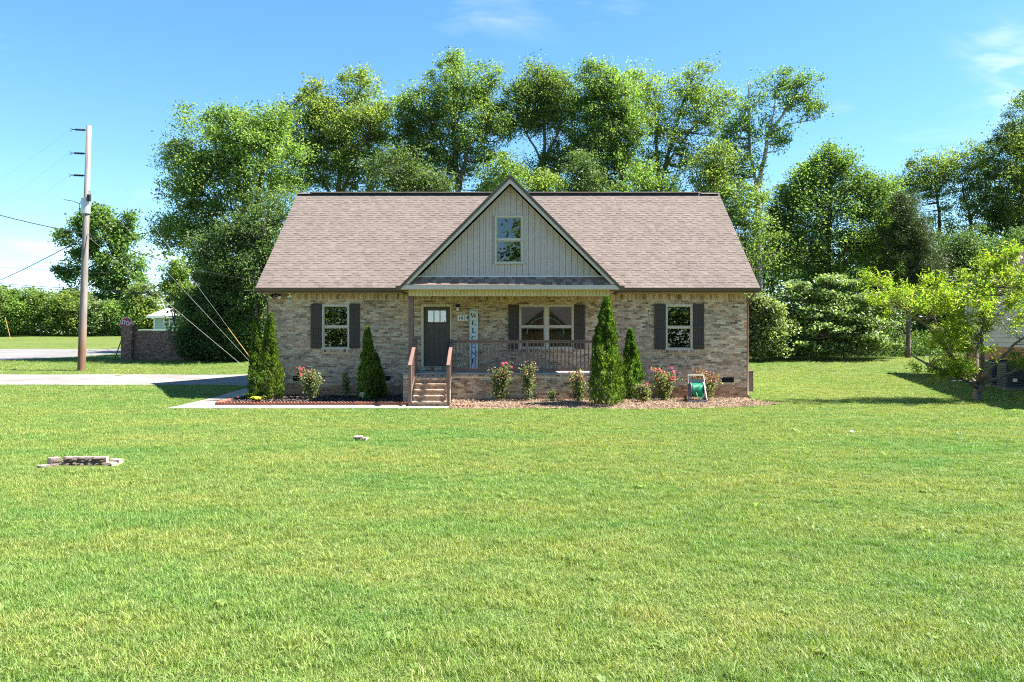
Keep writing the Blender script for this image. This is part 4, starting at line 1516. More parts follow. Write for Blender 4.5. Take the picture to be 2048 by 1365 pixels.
tree('sweetgum_tree', 'leafy tree immediately right of the gable peak, crown touching both neighbours', 'tree', px(1215, 49), 49,
     [(1195, 160, 36, 36, 24), (1180, 215, 44, 44, 32), (1230, 200, 48, 44, 36), (1210, 270, 62, 46, 46), (1250, 260, 40, 50, 28), (1225, 330, 66, 46, 44), (1165, 300, 30, 34, 14), (1192, 130, 16, 12, 5), (1180, 370, 50, 28, 20)],
     mat='leaf', group=TG, r0=.2,
     stems=[([(px(1250, 49), 49, 1), P3(1246, 400, 49), P3(1240, 320, 49), P3(1222, 230, 49), P3(1200, 145, 49)], .22, .04), ([P3(1243, 340, 49), P3(1255, 270, 49, .5), P3(1250, 210, 49)], .1, .03)])
tree('maple_tree', 'many stemmed airy tree behind the right half of the ridge', 'tree', px(1325, 51), 51,
     [(1280, 165, 36, 34, 18), (1392, 165, 34, 44, 22), (1340, 200, 58, 44, 34), (1400, 235, 52, 46, 30), (1290, 245, 44, 50, 26), (1345, 280, 60, 40, 22), (1440, 210, 38, 26, 11), (1300, 330, 52, 40, 24), (1395, 320, 60, 44, 28), (1460, 190, 12, 12, 3), (1425, 370, 50, 30, 18), (1445, 300, 28, 40, 12)],
     mat='leaf_light', group=TG, nl=78,
     stems=[([(px(1322, 51), 51, 1), P3(1320, 420, 51), P3(1318, 370, 51)], .24, .2), ([P3(1318, 372, 51), P3(1312, 290, 51), P3(1310, 220, 51), P3(1285, 160, 51)], .16, .03), ([P3(1319, 372, 51), P3(1345, 290, 51, .6), P3(1370, 200, 51, .5), P3(1395, 140, 51)], .15, .03), ([P3(1330, 330, 51), P3(1375, 270, 51, -.5), P3(1420, 215, 51, -.6)], .09, .03)])
tree('ash_tree', 'tall sparse tree with pale forked trunk leaning right of the roof end', 'tree', px(1515, 47), 47,
     [(1555, 165, 42, 24, 15), (1610, 160, 30, 20, 9), (1540, 200, 45, 34, 17), (1600, 200, 40, 32, 14), (1635, 225, 20, 18, 6), (1500, 235, 36, 30, 15), (1480, 275, 40, 36, 18), (1545, 270, 26, 24, 8), (1580, 265, 26, 16, 4), (1455, 250, 22, 18, 6), (1470, 330, 50, 46, 26), (1565, 285, 20, 12, 3), (1485, 200, 10, 30, 2)],
     mat='leaf', bark='bark_pale', group=TG, nl=58, rad=.6, twigs=1,
     stems=[([(px(1515, 47), 47, .9), P3(1516, 500, 47), P3(1515, 375, 47)], .2, .17), ([P3(1515, 377, 47), P3(1527, 320, 47), P3(1535, 275, 47), P3(1565, 230, 47), P3(1592, 190, 47), P3(1600, 150, 47)], .15, .025), ([P3(1514, 376, 47), P3(1503, 310, 47, .3), P3(1498, 260, 47), P3(1496, 200, 47), P3(1497, 165, 47)], .11, .02), ([P3(1536, 275, 47), P3(1545, 220, 47, -.4), P3(1550, 165, 47)], .06, .02), ([P3(1540, 268, 47), P3(1580, 245, 47, .5), P3(1640, 235, 47, .4)], .06, .015), ([P3(1572, 222, 47), P3(1610, 195, 47, -.3), P3(1640, 160, 47)], .05, .015)])
tree('oak_tree', 'dense rounded tree filling the gap right of the house', 'tree', px(1655, 48), 48,
     [(1650, 345, 48, 36, 34), (1600, 385, 46, 36, 34), (1725, 375, 40, 34, 30), (1690, 325, 26, 24, 12), (1655, 420, 90, 50, 64), (1572, 425, 36, 34, 24), (1748, 415, 34, 30, 22), (1620, 490, 76, 46, 48), (1712, 490, 60, 44, 40), (1562, 500, 40, 44, 26), (1662, 303, 18, 16, 6), (1640, 560, 90, 45, 40), (1770, 372, 24, 14, 8), (1612, 345, 22, 22, 9), (1545, 455, 18, 16, 6), (1778, 455, 24, 26, 10)],
     mat='leaf', bark='bark_dark', group=TG, nl=100, r0=.25)
# right side
tree('cedar_tree', 'ragged cedar with bare grey lower trunk at the back right lawn edge', 'tree', px(1817, 46), 46,
     [(1815, 430, 30, 36, 26), (1800, 470, 40, 36, 34), (1840, 480, 36, 40, 34), (1795, 520, 44, 36, 34), (1850, 530, 38, 40, 34), (1870, 560, 26, 30, 16), (1800, 400, 14, 16, 6), (1820, 560, 50, 20, 18)],
     mat='needle', bark='bark', nl=170, rad=.5, L=.14, W=.035, r0=.16, rtw=.03,
     stems=[([(px(1815, 46), 46, .8), P3(1818, 620, 46), P3(1817, 500, 46), P3(1813, 400, 46)], .15, .03), ([P3(1818, 610, 46), P3(1790, 560, 46), P3(1770, 545, 46, -.4)], .03, .01), ([P3(1817, 590, 46), P3(1850, 560, 46), P3(1875, 540, 46, -.4)], .03, .01)])
tree('hickory_tree', 'airy tree with spreading top behind the cedar', 'tree', px(1880, 57), 57,
     [(1870, 340, 50, 26, 22), (1900, 320, 40, 26, 18), (1840, 360, 36, 28, 16), (1920, 355, 46, 34, 22), (1880, 380, 60, 24, 18), (1830, 318, 14, 18, 4), (1942, 300, 30, 20, 9), (1815, 365, 26, 24, 12), (1800, 410, 26, 30, 14), (1965, 330, 30, 26, 14), (1950, 410, 50, 40, 26), (1900, 450, 55, 50, 32)],
     mat='leaf', bark='bark_dark', nl=70,
     stems=[([(px(1960, 57), 57, 1.5), P3(1950, 500, 57), P3(1940, 440, 57), P3(1925, 380, 57)], .2, .06), ([P3(1940, 440, 57), P3(1965, 400, 57), P3(1980, 380, 57)], .1, .03), ([P3(1880, 600, 57), P3(1878, 420, 57), P3(1872, 380, 57), P3(1850, 330, 57)], .14, .03), ([P3(1876, 385, 57), P3(1900, 350, 57), P3(1940, 305, 57)], .07, .02)])
tree('oak_tree', 'dark tree above the neighbouring roof at the right edge', 'tree', px(2020, 55), 55,
     [(2010, 300, 40, 40, 20), (2040, 270, 40, 50, 24), (1985, 350, 44, 46, 28), (2035, 370, 60, 55, 44), (2090, 330, 60, 80, 50), (1990, 430, 50, 40, 30), (2050, 440, 60, 50, 44), (2065, 215, 34, 38, 18), (2070, 480, 80, 40, 36)],
     mat='leaf', bark='bark_dark', r0=.25)
tree('oak_tree', 'dark leafy tree low behind the cedar and the neighbouring roof', 'tree', px(1930, 52), 52,
     [(1920, 500, 60, 45, 44), (1970, 520, 60, 50, 40), (1890, 560, 50, 60, 36), (2030, 500, 50, 40, 26), (1940, 590, 70, 60, 44), (1860, 620, 40, 60, 26)],
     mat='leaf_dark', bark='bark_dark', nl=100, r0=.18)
tree('oak_tree', 'mid height bushy tree between the dense rounded tree and the cedar', 'tree', px(1760, 50), 50,
     [(1750, 480, 40, 50, 34), (1765, 410, 34, 40, 26), (1800, 455, 30, 30, 18),  (1740, 550, 50, 50, 34), (1780, 560, 40, 50, 26), (1770, 620, 50, 40, 20)], mat='leaf', bark='bark', nl=95, r0=.15)
# layered dogwood and low shrubs at the lawn edge
DG = [(1600, 578, 30, 12, 9), (1665, 560, 36, 12, 9), (1640, 596, 45, 14, 16), (1600, 625, 70, 14, 26), (1680, 630, 55, 14, 22), (1720, 650, 55, 14, 22), (1640, 655, 75, 14, 28), (1570, 660, 50, 14, 18), (1700, 680, 60, 14, 22), (1735, 596, 34, 12, 9), (1590, 690, 60, 12, 18), (1660, 700, 60, 10, 14), (1760, 690, 30, 10, 8)]
tree('dogwood_tree', 'layered pale green dogwood low at the back lawn edge', 'tree', px(1690, 44.6), 44.6, DG, mat='leaf_pale', bark='bark', nl=90, rad=.5, L=.17, W=.12, r0=.09, flat=.35, up=1.3, depth=3,
     stems=[([(px(1690, 44.6), 44.6, .7), P3(1685, 660, 44.6), P3(1665, 600, 44.6)], .08, .03), ([P3(1688, 690, 44.6), P3(1640, 640, 44.6), P3(1590, 600, 44.6)], .05, .02), ([P3(1687, 670, 44.6), P3(1730, 630, 44.6)], .04, .02)])
tree('broadleaf_shrub', 'bright rounded shrub just beyond the right house corner', 'shrub', px(1522, 43.5), 43.5,
     [(1520, 620, 34, 26, 30), (1505, 655, 30, 24, 24), (1545, 665, 34, 30, 28), (1530, 695, 36, 16, 20), (1500, 600, 20, 24, 12)], mat='leaf_pale', nl=95, rad=.5, L=.18, W=.13, r0=.06, up=1.0)
# left lower dark thicket
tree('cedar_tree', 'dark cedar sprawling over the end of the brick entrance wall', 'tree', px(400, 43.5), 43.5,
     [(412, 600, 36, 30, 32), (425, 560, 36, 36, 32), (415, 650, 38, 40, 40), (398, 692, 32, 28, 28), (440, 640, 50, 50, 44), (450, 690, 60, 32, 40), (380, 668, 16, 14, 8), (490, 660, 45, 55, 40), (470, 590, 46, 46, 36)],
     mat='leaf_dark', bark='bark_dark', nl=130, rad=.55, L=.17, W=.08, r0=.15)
tree('oak_tree', 'tall dark tree between entrance wall and house eave', 'tree', px(510, 42.5), 42.5,
     [(480, 470, 60, 50, 44), (540, 440, 50, 60, 36), (450, 530, 60, 46, 40), (520, 540, 60, 60, 44), (560, 500, 50, 60, 30), (500, 610, 60, 40, 30), (410, 500, 44, 40, 22)], mat='leaf_dark', bark='bark_dark', nl=100, r0=.2)
tree('locust_tree', 'light green young tree behind the entrance wall, before the mint house', 'tree', px(348, 47.5), 47.5,
     [(350, 540, 26, 24, 18), (356, 572, 28, 24, 22), (376, 605, 22, 26, 18), (388, 645, 20, 20, 12), (335, 590, 16, 12, 5)], mat='leaf_light', nl=75, rad=.45, L=.17, W=.09, r0=.07)
# low trees behind the house, seen over the ridge
FG = 'low trees peeping over the ridge'
for (c, r, a, b, n, m, lab) in ((800, 345, 55, 50, 44, 'leaf_dark', 'low dark tree over the ridge between the two peaked trees'), (1010, 350, 40, 46, 30, 'leaf', 'low tree filling the gap left of the gable peak'),
                                (1095, 370, 34, 26, 22, 'leaf_light', 'small yellow green tree over the ridge beside the gable peak'), (1290, 375, 60, 34, 34, 'leaf', 'low tree over the right ridge beneath the airy tree'), (1490, 420, 50, 70, 44, 'leaf', 'low leafy tree beside the right end of the roof'), (1165, 352, 30, 46, 30, 'leaf_dark', 'low leafy tree over the ridge just right of the yellow green one'), (1425, 335, 34, 60, 34, 'leaf', 'low leafy tree over the far right stretch of ridge'), (868, 372, 34, 26, 22, 'leaf_dark', 'low leafy tree over the ridge below the twin pointed tree')):
    Yt = 45 + rng.uniform(-.8, 1.5)
    tree('understory_tree', lab, 'tree', px(c, Yt), Yt, [(c, r, a, b, n), (c - a * .5, r + 60, a * .9, 60, n // 2), (c + a * .5, r + 70, a * .9, 60, n // 2)], mat=m, nl=85, r0=.12, group=FG)
# far left
tree('oak_tree', 'spreading oak with open crown beyond the side road', 'tree', px(236, 85), 85,
     [(195, 440, 40, 28, 20), (165, 460, 34, 22, 13), (225, 470, 44, 34, 22), (180, 500, 50, 32, 20), (240, 520, 46, 36, 22), (140, 545, 36, 20, 11), (210, 560, 50, 32, 20), (260, 560, 34, 34, 15), (258, 435, 16, 16, 4), (256, 470, 22, 30, 8), (130, 470, 16, 12, 4), (165, 600, 50, 26, 16), (235, 610, 46, 30, 18)],
     mat='leaf', bark='bark_dark', nl=110, rad=1.0, L=.36, W=.22, r0=.3, rtw=.06,
     stems=[([(px(240, 85), 85, 2.2), P3(238, 600, 85), P3(235, 540, 85), P3(215, 470, 85), P3(200, 430, 85)], .42, .1), ([P3(236, 550, 85), P3(255, 500, 85), P3(258, 440, 85)], .2, .05), ([P3(237, 570, 85), P3(190, 530, 85), P3(150, 550, 85)], .18, .05), ([P3(237, 580, 85), P3(180, 480, 85), P3(150, 465, 85)], .15, .05)])
HG = 'bright shrubs edging the far field'
hedge_labels = ['bright green shrub at the far left picture edge', 'bright green shrub second along the far field edge', 'bright shrub just left of the utility pole', 'pale bush at the foot of the spreading oak', 'low bright bush behind the stop sign', 'leafy bush left of the mint green house']
for i, (c, r, a, b) in enumerate(((20, 615, 52, 44), (82, 622, 46, 42), (135, 618, 40, 46), (190, 630, 36, 34), (246, 635, 36, 28), (292, 612, 30, 48))):
    Yt = 80 + i * .5
    tree('field_shrub', hedge_labels[i], 'shrub', px(c, Yt), Yt, [(c, r, a, b, 44), (c + 10, r + 25, a, 20, 22), (c - 15, r - b * .4, a * .5, b * .5, 12)], mat=('leaf_light', 'leaf', 'leaf_light', 'leaf_pale', 'leaf_light', 'leaf')[i], nl=110, rad=.9, L=.25, W=.16, r0=.1, group=HG, depth=1.0)
tree('field_shrub', 'tall leafy bush beyond the left picture edge', 'shrub', px(-60, 80), 80, [(-60, 610, 60, 50, 44), (-70, 640, 60, 26, 20)], mat='leaf_light', nl=90, rad=.9, L=.3, W=.2, r0=.1, group=HG)

# woodland and undergrowth masses
def mass(name, label, cat, pts, L, W, mat, up=.6, kind='stuff'):
    V = leaf_quads(pts, rng.uniform(.7, 1.3, len(pts)) * L, rng.uniform(.7, 1.2, len(pts)) * W, up)
    return tag(put(name, quads_mesh(name, V, M[mat])), label, cat, kind=kind)
def clumped(n_c, n_l, xr, yr, hf, rad):
    cx_ = rng.uniform(*xr, n_c); cy_ = rng.uniform(*yr, n_c)
    cz_ = tz(cx_, cy_) + hf(cx_, rng.random(n_c))
    C = np.stack([cx_, cy_, cz_], -1)
    P = np.repeat(C, n_l, 0) + rng.normal(size=(n_c * n_l, 3)) * rad * np.array([1, 1, .7])
    g = tz(P[:, 0], P[:, 1])
    P[:, 2] = np.maximum(P[:, 2], g + .05)
    return P
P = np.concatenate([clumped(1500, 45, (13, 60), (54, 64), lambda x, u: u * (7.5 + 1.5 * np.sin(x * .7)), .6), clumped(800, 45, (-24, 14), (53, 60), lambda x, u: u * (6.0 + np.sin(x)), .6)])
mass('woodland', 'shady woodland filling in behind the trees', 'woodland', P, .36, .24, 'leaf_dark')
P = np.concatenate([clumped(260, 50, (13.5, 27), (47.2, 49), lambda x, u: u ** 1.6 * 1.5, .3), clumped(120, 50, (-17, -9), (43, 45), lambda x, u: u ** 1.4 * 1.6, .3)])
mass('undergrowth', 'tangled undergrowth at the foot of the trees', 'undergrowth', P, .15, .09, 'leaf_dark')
P = np.concatenate([clumped(260, 60, (-60, -16), (84, 90), lambda x, u: u * 4.5, .8), clumped(420, 50, (-62, -14), (86, 90), lambda x, u: u ** 1.6 * 3.0, .6)])
mass('hedgerow', 'distant hedgerow across the field', 'hedgerow', P, .34, .2, 'leaf_light')
P = clumped(1700, 60, (-42, 42), (-46, -36), lambda x, u: u * (13 + 2.6 * np.sin(x * .45) + 1.5 * np.sin(x * 1.1)) * (1 - .88 * np.exp(-((x + 9.5) / 4.2) ** 4)), .9)
mass('woodland_behind', 'woodland across the street, mirrored in the windows', 'woodland', P, .5, .32, 'leaf')

# ---- peach tree
PY = 25.6
t = thing('peach_tree', 'small yellow green peach tree with low spreading limbs on the right lawn', 'tree', (px(1958, PY), PY, 0))
def pp(l): return [P3(c, r, PY, d) for c, r, d in l]
pst = [(pp([(1958, 808, 0), (1955, 788, .05), (1958, 768, 0)]), .145, .12),
       (pp([(1955, 776, 0), (1925, 760, -.2), (1890, 745, -.4), (1850, 735, -.6), (1810, 718, -.8), (1788, 706, -.9)]), .075, .018),
       (pp([(1955, 772, 0), (1926, 745, .1), (1900, 700, .2), (1870, 665, .1), (1836, 640, 0), (1790, 605, -.1), (1752, 572, -.2)]), .08, .015),
       (pp([(1958, 772, 0), (1962, 730, .3), (1976, 690, .5), (1990, 650, .6), (2010, 620, .7), (2045, 598, .8)]), .085, .02),
       (pp([(1957, 772, 0), (1946, 720, -.5), (1936, 670, -.7), (1950, 610, -.8), (1985, 560, -.6), (2008, 515, -.5)]), .075, .015),
       (pp([(1960, 770, 0), (1995, 748, -.5), (2030, 728, -.8), (2070, 705, -1)]), .07, .02),
       (pp([(1960, 768, 0), (1986, 715, -.4), (2012, 680, -.7), (2050, 650, -.9)]), .065, .018),
       (pp([(1956, 772, 0), (1930, 720, .6), (1906, 660, .9), (1890, 600, 1.0)]), .065, .015),
       (pp([(1790, 707, -.9), (1780, 690, -1), (1775, 668, -1)]), .015, .005)]
PL = [(1775, 585, 46, 30, 26), (1830, 605, 52, 34, 34), (1885, 590, 44, 34, 30), (1925, 620, 50, 44, 36), (1960, 575, 56, 46, 46), (2010, 548, 44, 46, 40), (2050, 570, 44, 60, 40), (1985, 522, 34, 20, 16), (1990, 640, 44, 36, 24), (1890, 668, 44, 36, 28), (1940, 690, 44, 36, 26), (1860, 735, 34, 10, 9), (1905, 735, 36, 22, 18), (2030, 716, 18, 16, 8), (1740, 555, 20, 14, 6), (2020, 500, 20, 12, 6), (1870, 560, 20, 16, 8), (2080, 640, 40, 50, 24), (1930, 740, 26, 20, 10)]
C = lobe_points(PL, PY - .5, 2.3)
limbs(pst, C, .02, .9, t, M['bark'])
crown_from_points(C, 42, rng.uniform(.13, .32, len(C)), .16, .034, M['peach'], 'crown', t, .6, .55, 1.0)

# ---- arborvitae
def arborvitae(label, X, Y, h, w, lean=0.0, zb=.08, group='slim arborvitae along the front of the house', n=5200):
    n = int(n * 1.6)
    t = thing('arborvitae', label, 'shrub', (X, Y, zb), group)
    u = rng.random(n) ** .85
    prof = np.where(u < .18, .74 + .26 * (u / .18) ** .6, (1 - (u - .18) / .82) ** .72) * w / 2 + .02
    th = rng.uniform(0, 2 * np.pi, n)
    lump = 1 + .13 * np.sin(3 * th + 5 * u) + .07 * np.sin(7 * th - 11 * u) + .06 * np.sin(23 * u + 2 * th)
    nb_ = int(40 + 55 * h)
    tb = rng.uniform(0, 2 * np.pi, nb_); ub = rng.random(nb_)
    dth = np.abs((th[:, None] - tb[None] + np.pi) % (2 * np.pi) - np.pi) * prof[:, None]
    dd = np.sqrt(dth ** 2 + ((u[:, None] - ub[None]) * h * .55) ** 2).min(1)
    lump = lump * (.74 + .44 * np.exp(-(dd / .085) ** 2))
    rr = prof * lump * (1 - .38 * rng.random(n) ** 2.2)
    C = np.stack([X + np.cos(th) * rr + lean * u + .022 * np.sin(5 * u + X * 3) * h * .5, Y + np.sin(th) * rr, zb + .05 + u * h + .03 * np.sin(3 * th + X)], -1)
    # flat upright sprays
    out = np.stack([np.cos(th), np.sin(th), np.zeros(n)], -1)
    T = unit(out * .5 + np.array([0, 0, 1.0]) + rng.normal(size=(n, 3)) * .35)
    N = unit(np.cross(T, rng.normal(size=(n, 3)) + out * .3))
    B = np.cross(N, T)
    L = rng.uniform(.06, .13, (n, 1)); W = rng.uniform(.022, .045, (n, 1))
    V = np.empty((n, 4, 3))
    V[:, 0] = C - T * L * .5; V[:, 1] = C + B * W * .5; V[:, 2] = C + T * L * .6; V[:, 3] = C - B * W * .5
    me = quads_mesh('foliage', V.reshape(-1, 3) - np.array(OFF[t.name]), M['arbor'])
    o = D.objects.new('foliage', me); COL.objects.link(o); o.parent = t
    # branching core
    k = MB()
    k.tube([(X, Y, zb - .1), (X, Y, zb + h * .5), (X + lean * .8, Y, zb + h * .92)], [.05, .035, .01], 7)
    for i in range(60):
        uu = rng.random() * .85; an = rng.uniform(0, 6.28); r_ = float(np.interp(uu, [0, .18, 1], [.7, .9, .05])) * w / 2
        k.tube([(X, Y, zb + .05 + uu * h * .9), (X + math.cos(an) * r_ * .7 + lean * uu, Y + math.sin(an) * r_ * .7, zb + uu * h + .18)], [.012, .004], 4, cap=False)
    k.build('stem', M['bark_dark'], t)
    return t
arborvitae('tall arborvitae at the left house corner', px(543, 25.2), 25.2, 2.75, .66, -.02, .10)
arborvitae('arborvitae half hidden behind the left corner arborvitae', px(513, 25.9), 25.9, 2.60, .50, 0, .12, n=4200)
arborvitae('pointed arborvitae between the left window and the steps', px(735, 25.1), 25.1, 2.28, .60, 0, .10)
arborvitae('shorter arborvitae tucked right of the pointed one', px(752, 25.5), 25.5, 1.40, .58, 0, .10, n=4000)
arborvitae('tallest arborvitae in front of the right end of the porch', px(1213, 23.35), 23.35, 3.22, .98, -.02, .05, n=8500)
arborvitae('medium arborvitae against the wall right of the porch', px(1262, 25.6), 25.6, 2.28, .70, 0, .05, n=5500)

# ---- roses
def rose(label, X, Y, h, w, zb, flowers=0, red=0.0, n=420, stems=7, lean=0.0, flower_side=None):
    t = thing('rose_bush', label, 'shrub', (X, Y, zb), 'rose bushes in the flower beds')
    k = MB(); tips = []
    for i in range(stems):
        an = rng.uniform(0, 6.28); r_ = w / 2 * rng.uniform(.3, 1)
        hh = h * rng.uniform(.65, 1)
        e = np.array([X + math.cos(an) * r_ + lean * hh, Y + math.sin(an) * r_ * .7, zb + hh])
        m = np.array([X + math.cos(an) * r_ * .55 + lean * hh * .4, Y + math.sin(an) * r_ * .4, zb + hh * .55])
        k.tube([(X + math.cos(an) * .03, Y + math.sin(an) * .03, zb - .04), tuple(m), tuple(e)], [.009, .007, .003], 5)
        tips.append((m, e))
    k.build('stem', M['stem'], t)
    n = int(n * 3.0); w *= 1.12
    P = []
    for i in range(n):
        m, e = tips[rng.integers(len(tips))]
        f = rng.random() ** .7
        base = np.array([X, Y, zb + .1])
        q = (base + (m - base) * (f / .5)) if f < .5 else (m + (e - m) * ((f - .5) / .5))
        P.append(q + rng.normal(size=3) * np.array([.095, .085, .07]) * min(1, w * 1.6))
    P = np.array(P); P[:, 2] = np.maximum(P[:, 2], zb + .03)
    off = np.array(OFF[t.name])
    hi = P[:, 2] > zb + h * .62
    isred = hi & (rng.random(n) < red)
    for sel, mt in ((~isred, 'rose_leaf'), (isred, 'rose_red_leaf')):
        if sel.sum() < 3: continue
        V = leaf_quads(P[sel], rng.uniform(.05, .09, sel.sum()), rng.uniform(.036, .06, sel.sum()), .4)
        o = D.objects.new('foliage', quads_mesh('foliage', V - off, M[mt])); COL.objects.link(o); o.parent = t
    for i in range(flowers):
        m, e = tips[rng.integers(len(tips))]
        c = e + rng.normal(size=3) * np.array([.10, .08, .07]) * min(1.2, w * 1.4)
        if flower_side is not None: c[0] = X + flower_side * w * .5 * rng.uniform(.2, 1.1); c[2] = zb + h * rng.uniform(.55, 1.05)
        c[1] -= .06
        kk = 26
        d = unit(rng.normal(size=(kk, 3)) + np.array([0, -.4, .5]))
        pp_ = c + d * rng.uniform(.012, .045, (kk, 1))
        V = leaf_quads(pp_, .05, .045, .3)
        o = D.objects.new('blossom', quads_mesh('blossom', V - off, M['petal'])); COL.objects.link(o); o.parent = t
    return t
rose('rose bush with pink blossoms between left corner and left window', px(622, 25.3), 25.3, 1.02, .78, .11, 9, .1, 620, 11, 0, -.7)
rose('thin leafy rose without blossoms beneath the left window shutter', px(694, 25.5), 25.5, .85, .35, .12, 0, 0, 150, 4)
rose('full rose bush with few pink heads before the porch bricks', px(998, 24.0), 24.0, 1.17, .72, .09, 7, .25, 640, 11)
rose('slender tall rose below the middle of the porch railing', px(1056, 24.0), 24.0, 1.28, .42, .09, 0, .35, 300, 6, .06)
rose('tiny rose sprig between the porch roses', px(1103, 24.0), 24.0, .42, .22, .08, 0, 0, 90, 4)
rose('leaning rose with a long left shoot near the tall arborvitae', px(1158, 24.0), 24.0, 1.05, .62, .08, 2, .5, 340, 7, -.10)
rose('small grey green rose with one pink bloom right of the arborvitae pair', px(1289, 24.3), 24.3, .58, .52, .06, 2, .05, 300, 7)
rose('large rose bush covered in hot pink blossoms', px(1325, 25.2), 25.2, 1.05, .85, .04, 20, .1, 720, 12)
rose('red leaved rose bush behind the garden hose reel', px(1412, 25.3), 25.3, 1.0, .95, .03, 0, .85, 700, 12)

def leafy_clump(name, label, cat, X, Y, zb, r, n, L, W, mat, h):
    t = thing(name, label, cat, (X, Y, zb))
    for i in range(n):
        an = 2 * math.pi * i / n + rng.uniform(-.2, .2)
        rr = r * rng.uniform(.5, 1); hh = h * rng.uniform(.6, 1.1)
        d = Vector((math.cos(an), math.sin(an), 0)); s_ = Vector((-math.sin(an), math.cos(an), 0))
        b = MB(); V = []
        K = 5
        for j in range(K + 1):
            f = j / K
            c = Vector((X, Y, zb)) + d * rr * f + Vector((0, 0, hh * math.sin(f * 2.3)))
            ww = W * (math.sin(math.pi * min(1, f * .92 + .08)) ** .8) * .5
            V += [c - s_ * ww, c + s_ * ww + Vector((0, 0, .004))]
        b.add(V, [(2 * j, 2 * j + 1, 2 * j + 3, 2 * j + 2) for j in range(K)])
        b.build('leaf', M[mat], t)
    return t
leafy_clump('hosta_plant', 'yellow leaved hosta at the front corner of the dark bed', 'plant', px(513, 24.2), 24.2, .09, .34, 26, .3, .10, 'hosta', .17)
leafy_clump('hosta_plant', 'greener hosta behind the yellow one at the bed corner', 'plant', px(499, 25.0), 25.0, .11, .34, 24, .3, .08, 'peach', .20)
t = thing('dried_flower', 'single cream flower head in front of the pointed arborvitae', 'flower', (px(725, 24.5), 24.5, .1))
MB().tube([(px(725, 24.5), 24.5, .06), (px(726, 24.5), 24.49, .2), (px(725, 24.5), 24.47, .27)], [.006, .005, .004], 5).build('stem', M['stem'], t)
c = np.array([px(725, 24.5), 24.46, .30])
pp_ = c + rng.normal(size=(90, 3)) * np.array([.035, .03, .04])
o = D.objects.new('flower_head', quads_mesh('flower_head', leaf_quads(pp_, .035, .03, .3) - np.array(OFF[t.name]), M['petal_white'])); COL.objects.link(o); o.parent = t

# ---- hose reel
HRX, HRY = px(1393, 24.6), 24.6
t = thing('hose_reel_cart', 'grey hose reel cart with coiled green hose in front of the right wall', 'hose reel', (HRX, HRY, .04))
hz = .04
for s, m in ((-1, 'reel'), (1, 'reel_light')):
    xx = HRX + s * .27
    b = MB(); b.tube([(xx + .02 * s, HRY - .22, hz + .01), (xx, HRY - .05, hz + .4), (xx - .02 * s, HRY + .14, hz + .86)], .02, 8); b.build('side_tube', M[m], t)
b = MB(); b.tube([(HRX - .25, HRY + .14, hz + .86), (HRX + .25, HRY + .14, hz + .86)], .02, 8); b.build('handle', M['reel_light'], t)
MB().box(HRX - .29, HRX + .29, HRY - .26, HRY - .18, hz - .02, hz + .09).build('front_foot', M['reel'], t)
MB().box(HRX - .22, HRX + .22, HRY + .07, HRY + .10, hz + .60, hz + .74).build('tray', M['reel'], t)
for s in (-1, 1):
    b = MB(); b.tube([(HRX + s * .19, HRY, hz + .40), (HRX + s * .215, HRY, hz + .40)], [.25, .25], 24); b.build('reel_flange', M['reel_light'] if s > 0 else M['reel'], t)
b = MB(); b.tube([(HRX - .18, HRY, hz + .40), (HRX + .18, HRY, hz + .40)], .13, 16); b.build('drum', M['reel'], t)
hs = []
for i in range(0, 9 * 24):
    a = 2 * math.pi * i / 24
    hs.append((HRX - .165 + .33 * (i / (9 * 24)), HRY + math.cos(a) * .2, hz + .40 + math.sin(a) * .2))
b = MB(); b.tube(hs, .019, 6)
hs = [(HRX + .165, HRY - .2, hz + .40), (HRX + .14, HRY - .24, hz + .2), (HRX + .05, HRY - .25, hz + .14), (HRX - .03, HRY - .24, hz + .2), (HRX - .06, HRY - .22, hz + .33)]
b.tube(hs, .016, 6)
b.build('hose', M['hose'], t, smooth=True)
for s in (-1, 1):
    b = MB(); b.tube([(HRX + s * .30, HRY + .16, hz + .10), (HRX + s * .345, HRY + .16, hz + .10)], .105, 18); b.build('wheel', M['black_metal'], t)
b = MB(); b.tube([(HRX - .3, HRY + .16, hz + .1), (HRX + .3, HRY + .16, hz + .1)], .012, 6); b.build('axle', M['reel'], t)

# ---- stones in the lawn
t = thing('block_ring', 'low U shaped ring of split concrete blocks in the front lawn', 'stone wall', (-6.9, 12.5, 0))
def block(c, ux, w, d, h, parent):
    """split face block: rough front, smooth top"""
    c = Vector(c); u = Vector((math.cos(ux), math.sin(ux), 0)); v = Vector((-math.sin(ux), math.cos(ux), 0))
    b = MB(); b.mi = 0
    nx_, nz_ = 6, 4
    grid = []
    for j in range(nz_ + 1):
        for i in range(nx_ + 1):
            edge = i in (0, nx_) or j in (0, nz_)
            dep = rng.uniform(-.018, .004) if not edge else .012
            p = c + u * (w * (i / nx_ - .5)) - v * (d / 2) + v * dep + Vector((0, 0, h * j / nz_))
            grid.append(p)
    b.add(grid, [(j * (nx_ + 1) + i, j * (nx_ + 1) + i + 1, (j + 1) * (nx_ + 1) + i + 1, (j + 1) * (nx_ + 1) + i) for j in range(nz_) for i in range(nx_)])
    b.mi = 1
    P = [c + u * a + v * e + Vector((0, 0, z)) for z in (0, h) for a, e in ((-w / 2, -d / 2 + .012), (w / 2, -d / 2 + .012), (w / 2 * .85, d / 2), (-w / 2 * .85, d / 2))]
    b.add(P, [(4, 5, 6, 7), (1, 2, 6, 5), (2, 3, 7, 6), (3, 0, 4, 7)])
    return b.build('block', [M['stone'], M['stone_top']], parent)
bwid, bh = .232, .085
for i in range(4): block((-7.17 + (i - .15) * bwid, 12.45, -.04), 0, bwid - .006, .12, bh, t)
for i in range(3): block((-7.11 + i * bwid, 12.46, -.04 + bh + .001), 0, bwid - .006, .12, bh, t)
